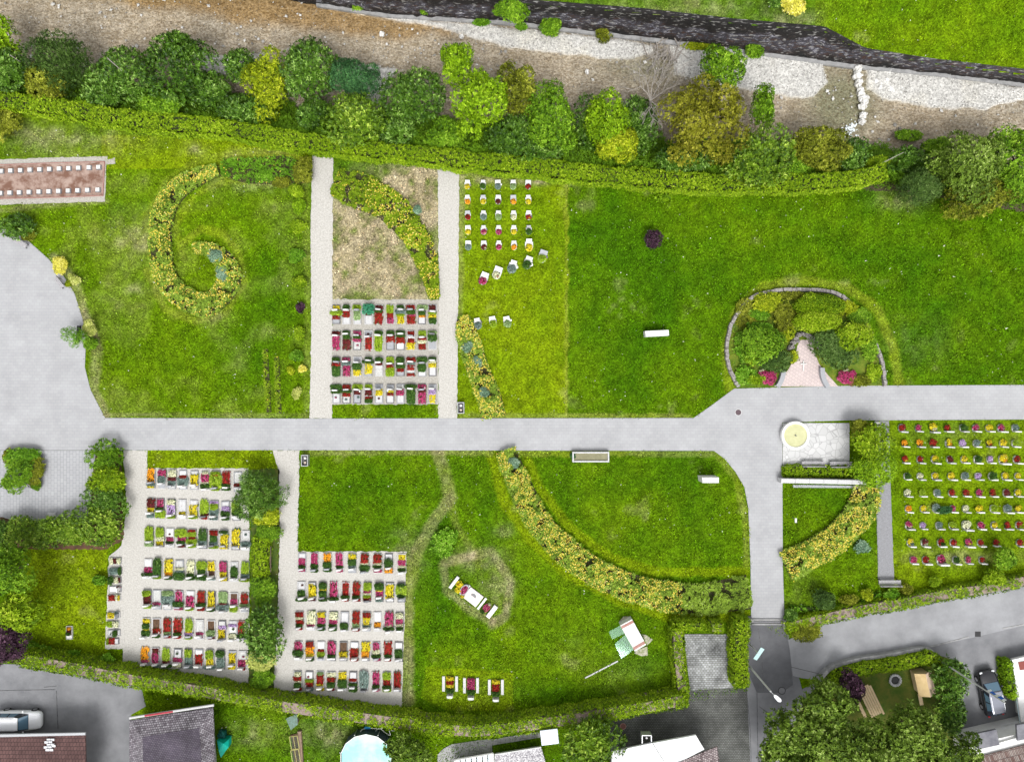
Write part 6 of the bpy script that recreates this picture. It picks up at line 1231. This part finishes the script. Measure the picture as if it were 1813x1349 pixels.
# cold frames
root = thing('cold_frame', P(521,1325), 'yellow framed glazed cold frame in the bottom garden', 'cold frame'); c = P(521,1322,.4)
for i, (y0, y1) in enumerate(((1304,1326),(1328,1352))):
    A = [P(512+i*2.5,y0,.45),P(526+i*2.5,y0-2,.55),P(530+i*2.5,y1-1,.55),P(516+i*2.5,y1,.45)]; mb = MB()
    for p, q in zip(A, A[1:]+A[:1]): mb.tube([p,q],.035,4)
    m_ = [(A[0]+A[1])/2,(A[3]+A[2])/2]; mb.tube(m_,.025,4); mb.build('frame', mat('frame_yellow', (.45,.42,.16), rough=.6), parent=root)
    mb = MB(); mb.add([p-[0,0,.02] for p in A], [(3,2,1,0)]); mb.build('glazing', M_glassg, parent=root)
    mb = MB(); mb.prism([tuple(p[:2]) for p in A], 0, .12); mb.build('bed', M_ksoil, parent=root)
mb = MB(); c = P(532,1325,.2); mb.rbox((c[0],c[1],.15),(.35,3.4,.3), rz=.06); tag(mb.build('timber_stack', mat('old_boards', (.20,.13,.09), (.28,.20,.15), 4, .9)), 'brown timber boards beside the cold frame', 'timber')
mb = MB(); A = [P(506,1272,.3),P(526,1262,.9),P(527,1282,.7),P(515,1292,.2)]; mb.add(A+[p-[0,0,.03] for p in A], [(0,1,2,3),(7,6,5,4)]+[(i,(i+1)%4,4+(i+1)%4,4+i) for i in range(4)]); tag(mb.build('netting', mat('blue_green_net', (.16,.25,.23), (.10,.14,.09), 5, .8)), 'blue green netting sheet above the cold frame', 'netting')
c = P(526,1273,.5); mb = MB(); mb.tube([(c[0],c[1]-.5,.3),(c[0],c[1]+.5,.3)],.06,6); mb.box((c[0],c[1],.15),(.1,.8,.3)); tag(mb.build('trellis_post', M_wbrown), 'dark wooden rail beside the netting', 'rail')
# pool
c = P(648,1343,1.2); root = thing('swimming_pool', (c[0],c[1],0), 'round above ground swimming pool with turquoise water', 'swimming pool'); n = 14; Rr = 2.42
ring = lambda r, z, k=1: [(c[0]+r*math.cos(2*pi*i/n+.22), c[1]+r*.95*math.sin(2*pi*i/n+.22), z) for i in range(n)]
mb = MB(); mb.add(ring(Rr+.06,0)+ring(Rr+.02,1.15)+ring(Rr-.06,1.15)+ring(Rr-.06,.2), [(k*n+i,k*n+(i+1)%n,(k+1)*n+(i+1)%n,(k+1)*n+i) for k in range(3) for i in range(n)]); mb.build('wall', mat('pool_blue', (.06,.085,.12), rough=.5), parent=root)
mb = MB()
for a, b_ in zip(ring(Rr,1.18), ring(Rr,1.18)[1:]+ring(Rr,1.18)[:1]): mb.tube([a,b_],.05,6)
mb.build('rim', M_metal, parent=root)
mb = MB(); mb.add(ring(Rr-.07,1.05), [tuple(range(n))]); mb.build('water', mat('pool_water', (.25,.66,.60), (.46,.74,.69), .35, .12, spec=.5, lo=.4, hi=.6), parent=root)
for i in range(n):
    if i % 2 == 0: p = ring(Rr+.12,0)[i]; mb = MB(); mb.tube([p,(p[0],p[1],1.15)],.035,6); mb.build('support', M_metal, parent=root)
mb = MB(); pts = smooth_line([(636,1299),(641,1291),(652,1289),(668,1289),(676,1288),(684,1285),(690,1290)], 5); mb.tube([P(x,y,.5) for x,y in pts], .035, 6); pts = smooth_line([(664,1302),(666,1292),(674,1290),(683,1297),(691,1301),(689,1293)], 5); mb.tube([P(x,y,.35) for x,y in pts], .035, 6); tag(mb.build('pool_hose', M_white), 'white hoses looping from the pool to the coil', 'hose')
c = P(651,1287,.4); mb = MB(); mb.rbox((c[0],c[1],.3),(.5,.22,.5)); mb.tube([(c[0]-.3,c[1],.5),(c[0]+.3,c[1],.5)],.07,8); tag(mb.build('pool_pump', mat('pump_blue', (.01,.20,.42), rough=.4)), 'blue pool pump on the grass above the pool', 'pump')
c = P(693,1289,.2); mb = MB()
for k in range(4): mb.tube([(c[0]+(.3-.03*k)*math.cos(a)+.05*k,c[1]+(.28-.03*k)*math.sin(a),.06+.07*k) for a in np.linspace(0,2*pi,14)],.035,5)
tag(mb.build('hose_coil', M_white), 'coiled white hose above the right side of the pool', 'hose')
# bungalow at the bottom
sheet('terrace', [(772,1400),(775,1335),(785,1325),(800,1317),(868,1307),(871,1318),(874,1400)], .03, brickmat('terrace_slabs', (.36,.36,.36), (.30,.30,.30), (.20,.20,.19), .8, .5, .02, var=.2, rot=.15))
sheet('garden_walk', [(868,1309),(957,1294),(957,1305),(870,1319)], .036, brickmat('walk_slabs', (.36,.36,.36), (.30,.30,.30), (.20,.20,.19), .45, .7, .02, var=.2, rot=.15))
root = thing('bungalow', P(885,1380), 'small bungalow with pebbled flat roof at the bottom edge', 'bungalow'); z = 1.3
walls(root, [(805,1350),(874,1341),(957,1329),(962,1440),(805,1440)], z, M_rend, .4)
mb = MB(); mb.add(*roofprism([(876,1336),(958,1323),(965,1345),(968,1420),(876,1420)], [1.3]*5, .2)); mb.build('roof', mat('pebble_roof', (.60,.59,.60), (.20,.19,.21), 9, .9, bump=.8, bscale=8, lo=.42, hi=.56), parent=root)
A = [P(805,1345,1.4),P(873,1333,1.4),P(877,1400,1.4),P(805,1400,1.4)]; mb = MB()
for p, q in zip(A, A[1:]+A[:1]): mb.tube([p,q],.08,4)
mb.build('glass_roof_frame', M_white, parent=root)
for i in range(7):
    t0, t1 = i/7+.015, (i+1)/7-.015; p = A[0]+(A[1]-A[0])*t0; q = A[0]+(A[1]-A[0])*t1; r_ = A[3]+(A[2]-A[3])*t1; s = A[3]+(A[2]-A[3])*t0
    mb = MB(); mb.add([p,q,r_,s], [(3,2,1,0)]); mb.build('pane', mat('blue_pane', (.10,.17,.28), rough=.1, spec=.6) if i == 0 else bpy.data.materials['blue_pane'], parent=root)
a, b_ = P(876,1336,1.35), P(958,1323,1.35); c = (a+b_)/2; mb = MB(); mb.box((c[0],c[1]+.05,1.3),(np.linalg.norm(b_-a),.1,.2), rz=math.atan2(b_[1]-a[1],b_[0]-a[0])); mb.build('fascia', M_pale, parent=root)
c = P(973,1304.5,2.2); root = thing('canopy', (c[0],c[1],0), 'square white canopy on a pole beside the bungalow', 'canopy', rz=.12); ORG[root.name] = np.zeros(3)
mb = MB(); mb.rbox((0,0,2.17),(1.62,1.38,.08), b=.02); mb.build('cover', mat('canopy_white', (.66,.70,.78), rough=.6), parent=root)
for sx in (-1,1):
    for sy in (-1,1): mb = MB(); mb.tube([(sx*.7,sy*.6,0),(sx*.7,sy*.6,2.15)],.03,6); mb.build('post', M_metal, parent=root)
# white roofed building
root = thing('workshop', P(1165,1350), 'building with plain white roof at the bottom edge', 'building'); z = 2.8
walls(root, [(1085,1330),(1232,1304),(1250,1330),(1215,1440),(1085,1440)], z, M_rend, 2.6)
for q, zz in (([(1083,1330),(1155,1315),(1178,1352),(1186,1430),(1083,1430)],[2.8,2.8,3.2,3.2,3.2]),([(1156,1315),(1232,1301),(1247,1326),(1197,1352),(1187,1430),(1179,1352)],[2.8,2.8,3.0,3.2,3.2,3.2])):
    mb = MB(); mb.add(*roofprism(q, zz, .2)); mb.build('roof_panel', mat('white_roof', (.74,.75,.76), (.68,.69,.70), .8, .5), parent=root)
c = P(1145,1308,2.6); mb = MB()
for dx, dy, w_, l_ in ((-.42,0,.06,.75),(.42,0,.06,.75),(0,.36,.9,.06)): mb.box((c[0]+dx,c[1]+dy,2.3),(w_,l_,.7))
mb.build('shaft', M_metal, parent=root); mb = MB(); mb.tube([(c[0],c[1],1.9),(c[0],c[1]+.1,2.6)],.09,8); mb.build('chimney_pipe', M_pale, parent=root)
mb = MB(); mb.add(*roofprism([(1196,1352),(1270,1321),(1274,1352),(1275,1430),(1196,1430)], [3.3,2.9,3.1,3.1,3.6])); mb.build('tile_roof', tiles('speckled_tiles', (.13,.09,.095), (.42,.36,.36), (.05,.04,.04), .2, .2, rot=.4, var=.3), parent=root)
# row house at the lower right
root = thing('row_house', P(1770,1350), 'white row house with grey balcony slabs and tiled roof at the corner', 'house')
walls(root, [(1712,1318),(1813,1292),(1900,1275),(1900,1440),(1730,1440)], 2.6, M_rend, .3)
mb = MB(); mb.add(*roofprism([(1712,1310),(1733,1325),(1813,1302),(1900,1280),(1900,1310),(1813,1320),(1735,1340)], [2.7]*7, .2)); mb.build('ledge', M_rend, parent=root)
for q in ([(1732,1298),(1764,1291),(1770,1318),(1733,1326)],[(1800,1283),(1850,1275),(1850,1300),(1802,1311)]): mb = MB(); mb.add(*roofprism(q, [3.0]*4, .2)); mb.build('balcony_slab', M_dconc, parent=root)
mb = MB(); mb.add(*roofprism([(1733,1340),(1813,1319),(1900,1300),(1900,1440),(1740,1440)], [2.9,2.9,2.9,4.5,4.5])); mb.build('roof', tiles('mixed_tiles', (.16,.085,.07), (.36,.31,.28), (.06,.04,.04), .14, .5, rot=-.25, var=.3), parent=root)
for x0, y0, x1, y1 in ((1711,1303,1735,1293),(1777,1283,1813,1275),(1711,1297,1733,1291)): mb = MB(); mb.tube([P(x0,y0,1.1),P(x1,y1,1.1)],.03,6); mb.tube([P(x0,y0,.6),P(x1,y1,.6)],.02,6); mb.build('railing', M_metal, parent=root)
for x, y in ((1722,1308),(1797,1295)): c = P(x,y,.3); mb = MB(); mb.box((c[0],c[1],.3),(.9,.7,.6)); mb.build('entrance', mat('terracotta', (.26,.08,.04), rough=.8), parent=root)
c = P(1775,1291,1.0); o = plant('flower_pot', 1774, 1291, 6, 6, .7, 'plum', 'pot of red flowers beside the row house entrance', 'flower pot', trunk=False, lobes=4, leaf=.1)
root = thing('white_house', P(1830,1225), 'white house wall and ledge at the right edge behind the narrow hedge', 'house')
walls(root, [(1796,1168),(1900,1145),(1900,1262),(1808,1275)], 1.0, M_rend, .4)
mb = MB(); mb.add(*roofprism([(1792,1168),(1900,1142),(1900,1265),(1808,1278)], [1.15]*4, .15)); mb.build('roof', M_rend, parent=root)
mb = MB(); mb.add(*roofprism([(1803,1172),(1850,1163),(1850,1180),(1806,1186)], [1.2]*4, .02)); mb.build('roof_window', mat('brick_red', (.22,.06,.05), rough=.8), parent=root)
mb = MB(); mb.tube([P(1789,1168,1.0),P(1806,1280,1.0)],.05,6); mb.build('rail', mat('rail_pale', (.55,.68,.72), rough=.5), parent=root)
# ------------------------------------------------------------------ cars
M_glass = mat('car_glass', (.10,.18,.25), rough=.06, spec=.7); M_cab = mat('dark_window_band', (.02,.025,.04), rough=.15, spec=.6); M_tyre = mat('tyre', (.02,.02,.02), rough=.9); M_rim = mat('wheel_rim', (.5,.5,.52), rough=.3, metal=.8)  # car glass: sky reflection put into its lighter blue base colour
def car(px, py, rz, paint, label, roofcol=None):
    c = P(px, py, .9); root = thing('parked_car', (c[0],c[1],0.02), label, 'car', rz=rz); ORG[root.name] = np.zeros(3)
    st = [(-2.18,.60,.42,.66),(-2.10,.76,.30,.86),(-1.85,.85,.24,.97),(-1.2,.89,.22,1.0),(0,.90,.22,.98),(.75,.89,.22,.96),(1.1,.88,.22,.93),(1.65,.84,.24,.84),(1.98,.75,.28,.74),(2.12,.58,.34,.64)]
    mb = MB(); m_ = 10; vs = []
    for x, w, zb, zt in st:
        zm = (zb+zt)/2
        for u, v in ((-.80,0),(-1,.25),(-1,.6),(-.93,.88),(-.72,1),(.72,1),(.93,.88),(1,.6),(1,.25),(.80,0)): vs.append((x, u*w, zb+(zt-zb)*v))
    fs = [(i*m_+k,i*m_+(k+1)%m_,(i+1)*m_+(k+1)%m_,(i+1)*m_+k) for i in range(len(st)-1) for k in range(m_)]; fs += [tuple(range(m_))[::-1], tuple((len(st)-1)*m_+k for k in range(m_))]
    mb.add(vs, fs); mb.build('body', paint, parent=root, smooth=True)
    lo = [(-2.0,.72),(-1.5,.80),(.35,.80),(1.12,.72)]; hi = [(-1.66,.60),(-1.3,.66),(.10,.66),(.46,.60)]; z0, z1 = .93, 1.42
    ring = lambda a, z: [(x,-w,z) for x,w in a]+[(x,w,z) for x,w in a[::-1]]
    mb = MB(); mb.add(ring(lo,z0)+ring(hi,z1), [tuple(range(8,16))]+[(i,(i+1)%8,8+(i+1)%8,8+i) for i in range(8)]); mb.build('cabin', M_cab, parent=root)
    mb = MB(); mb.add(ring([(x*.97,w*.97) for x,w in hi],z1+.005)+ring([(x*.88,w*.8) for x,w in hi],z1+.06), [tuple(range(8,16))]+[(i,(i+1)%8,8+(i+1)%8,8+i) for i in range(8)]); mb.build('roof', roofcol or paint, parent=root, smooth=False)
    def gl(name, q, mm=M_glass):
        q = [np.array(p,float) for p in q]; n_ = np.cross(q[1]-q[0], q[3]-q[0]); n_ = n_/np.linalg.norm(n_); ctr = sum(q)/4
        if np.dot(n_, ctr-np.array([-.4,0,.9])) < 0: n_ = -n_
        q = [ctr+(p-ctr)*.90+n_*.012 for p in q]; mb = MB(); mb.add(q, [(0,1,2,3)]); mb.build(name, mm, parent=root)
    gl('windscreen', [(1.12,-.72,z0),(1.12,.72,z0),(.46,.60,z1),(.46,-.60,z1)]); gl('rear_window', [(-2.0,-.72,z0),(-2.0,.72,z0),(-1.6,.54,z1),(-1.6,-.54,z1)])
    for s in (-1,1):
        gl('side_window', [(-1.5,s*.80,z0),(-.6,s*.80,z0),(-.6,s*.66,z1),(-1.3,s*.66,z1)]); gl('side_window', [(-.55,s*.80,z0),(.35,s*.80,z0),(.05,s*.66,z1),(-.55,s*.66,z1)])
        mb = MB(); mb.blob((.62,s*.97,.98),(.09,.11,.07), seed=1, n=5, jit=.05); mb.build('mirror', paint, parent=root)
        mb = MB(); mb.blob((1.98,s*.56,.68),(.14,.16,.06), seed=2, n=5, jit=.02); mb.build('headlight', mat('headlight', (.75,.78,.80), rough=.1) if 'headlight' not in bpy.data.materials else bpy.data.materials['headlight'], parent=root)
        mb = MB(); mb.blob((-2.08,s*.66,.82),(.08,.12,.08), seed=3, n=5, jit=.02); mb.build('tail_light', mat('tail_light', (.45,.01,.01), rough=.3) if 'tail_light' not in bpy.data.materials else bpy.data.materials['tail_light'], parent=root)
        for x in (-1.32,1.32):
            mb = MB(); mb.tube([(x,s*.70,.31),(x,s*.90,.31)],.31,18); w = mb.build('wheel', M_tyre, parent=root); mb = MB(); mb.tube([(x,s*.89,.31),(x,s*.915,.31)],.19,12); mb.build('rim', M_rim, parent=w)
    for s in (-1,1): mb = MB(); mb.tube([(-1.35,s*.55,1.5),(.1,s*.55,1.5)],.02,5); mb.build('roof_rail', M_metal, parent=root)
    return root
M_wp = mat('white_paint', (.88,.89,.92), rough=.25, spec=.6); M_bp = mat('black_paint', (.012,.012,.016), rough=.15, spec=.8); M_roofrefl = mat('roof_reflection', (.22,.23,.27), rough=.25, metal=.5)  # black car's roof: its silver reflection is put into the colour
car(30,1277,0.0,M_wp,'white estate car parked at the left edge above the brown roof'); car(1757,1228,R(101),M_bp,'black car parked in the driveway at the lower right', M_roofrefl)
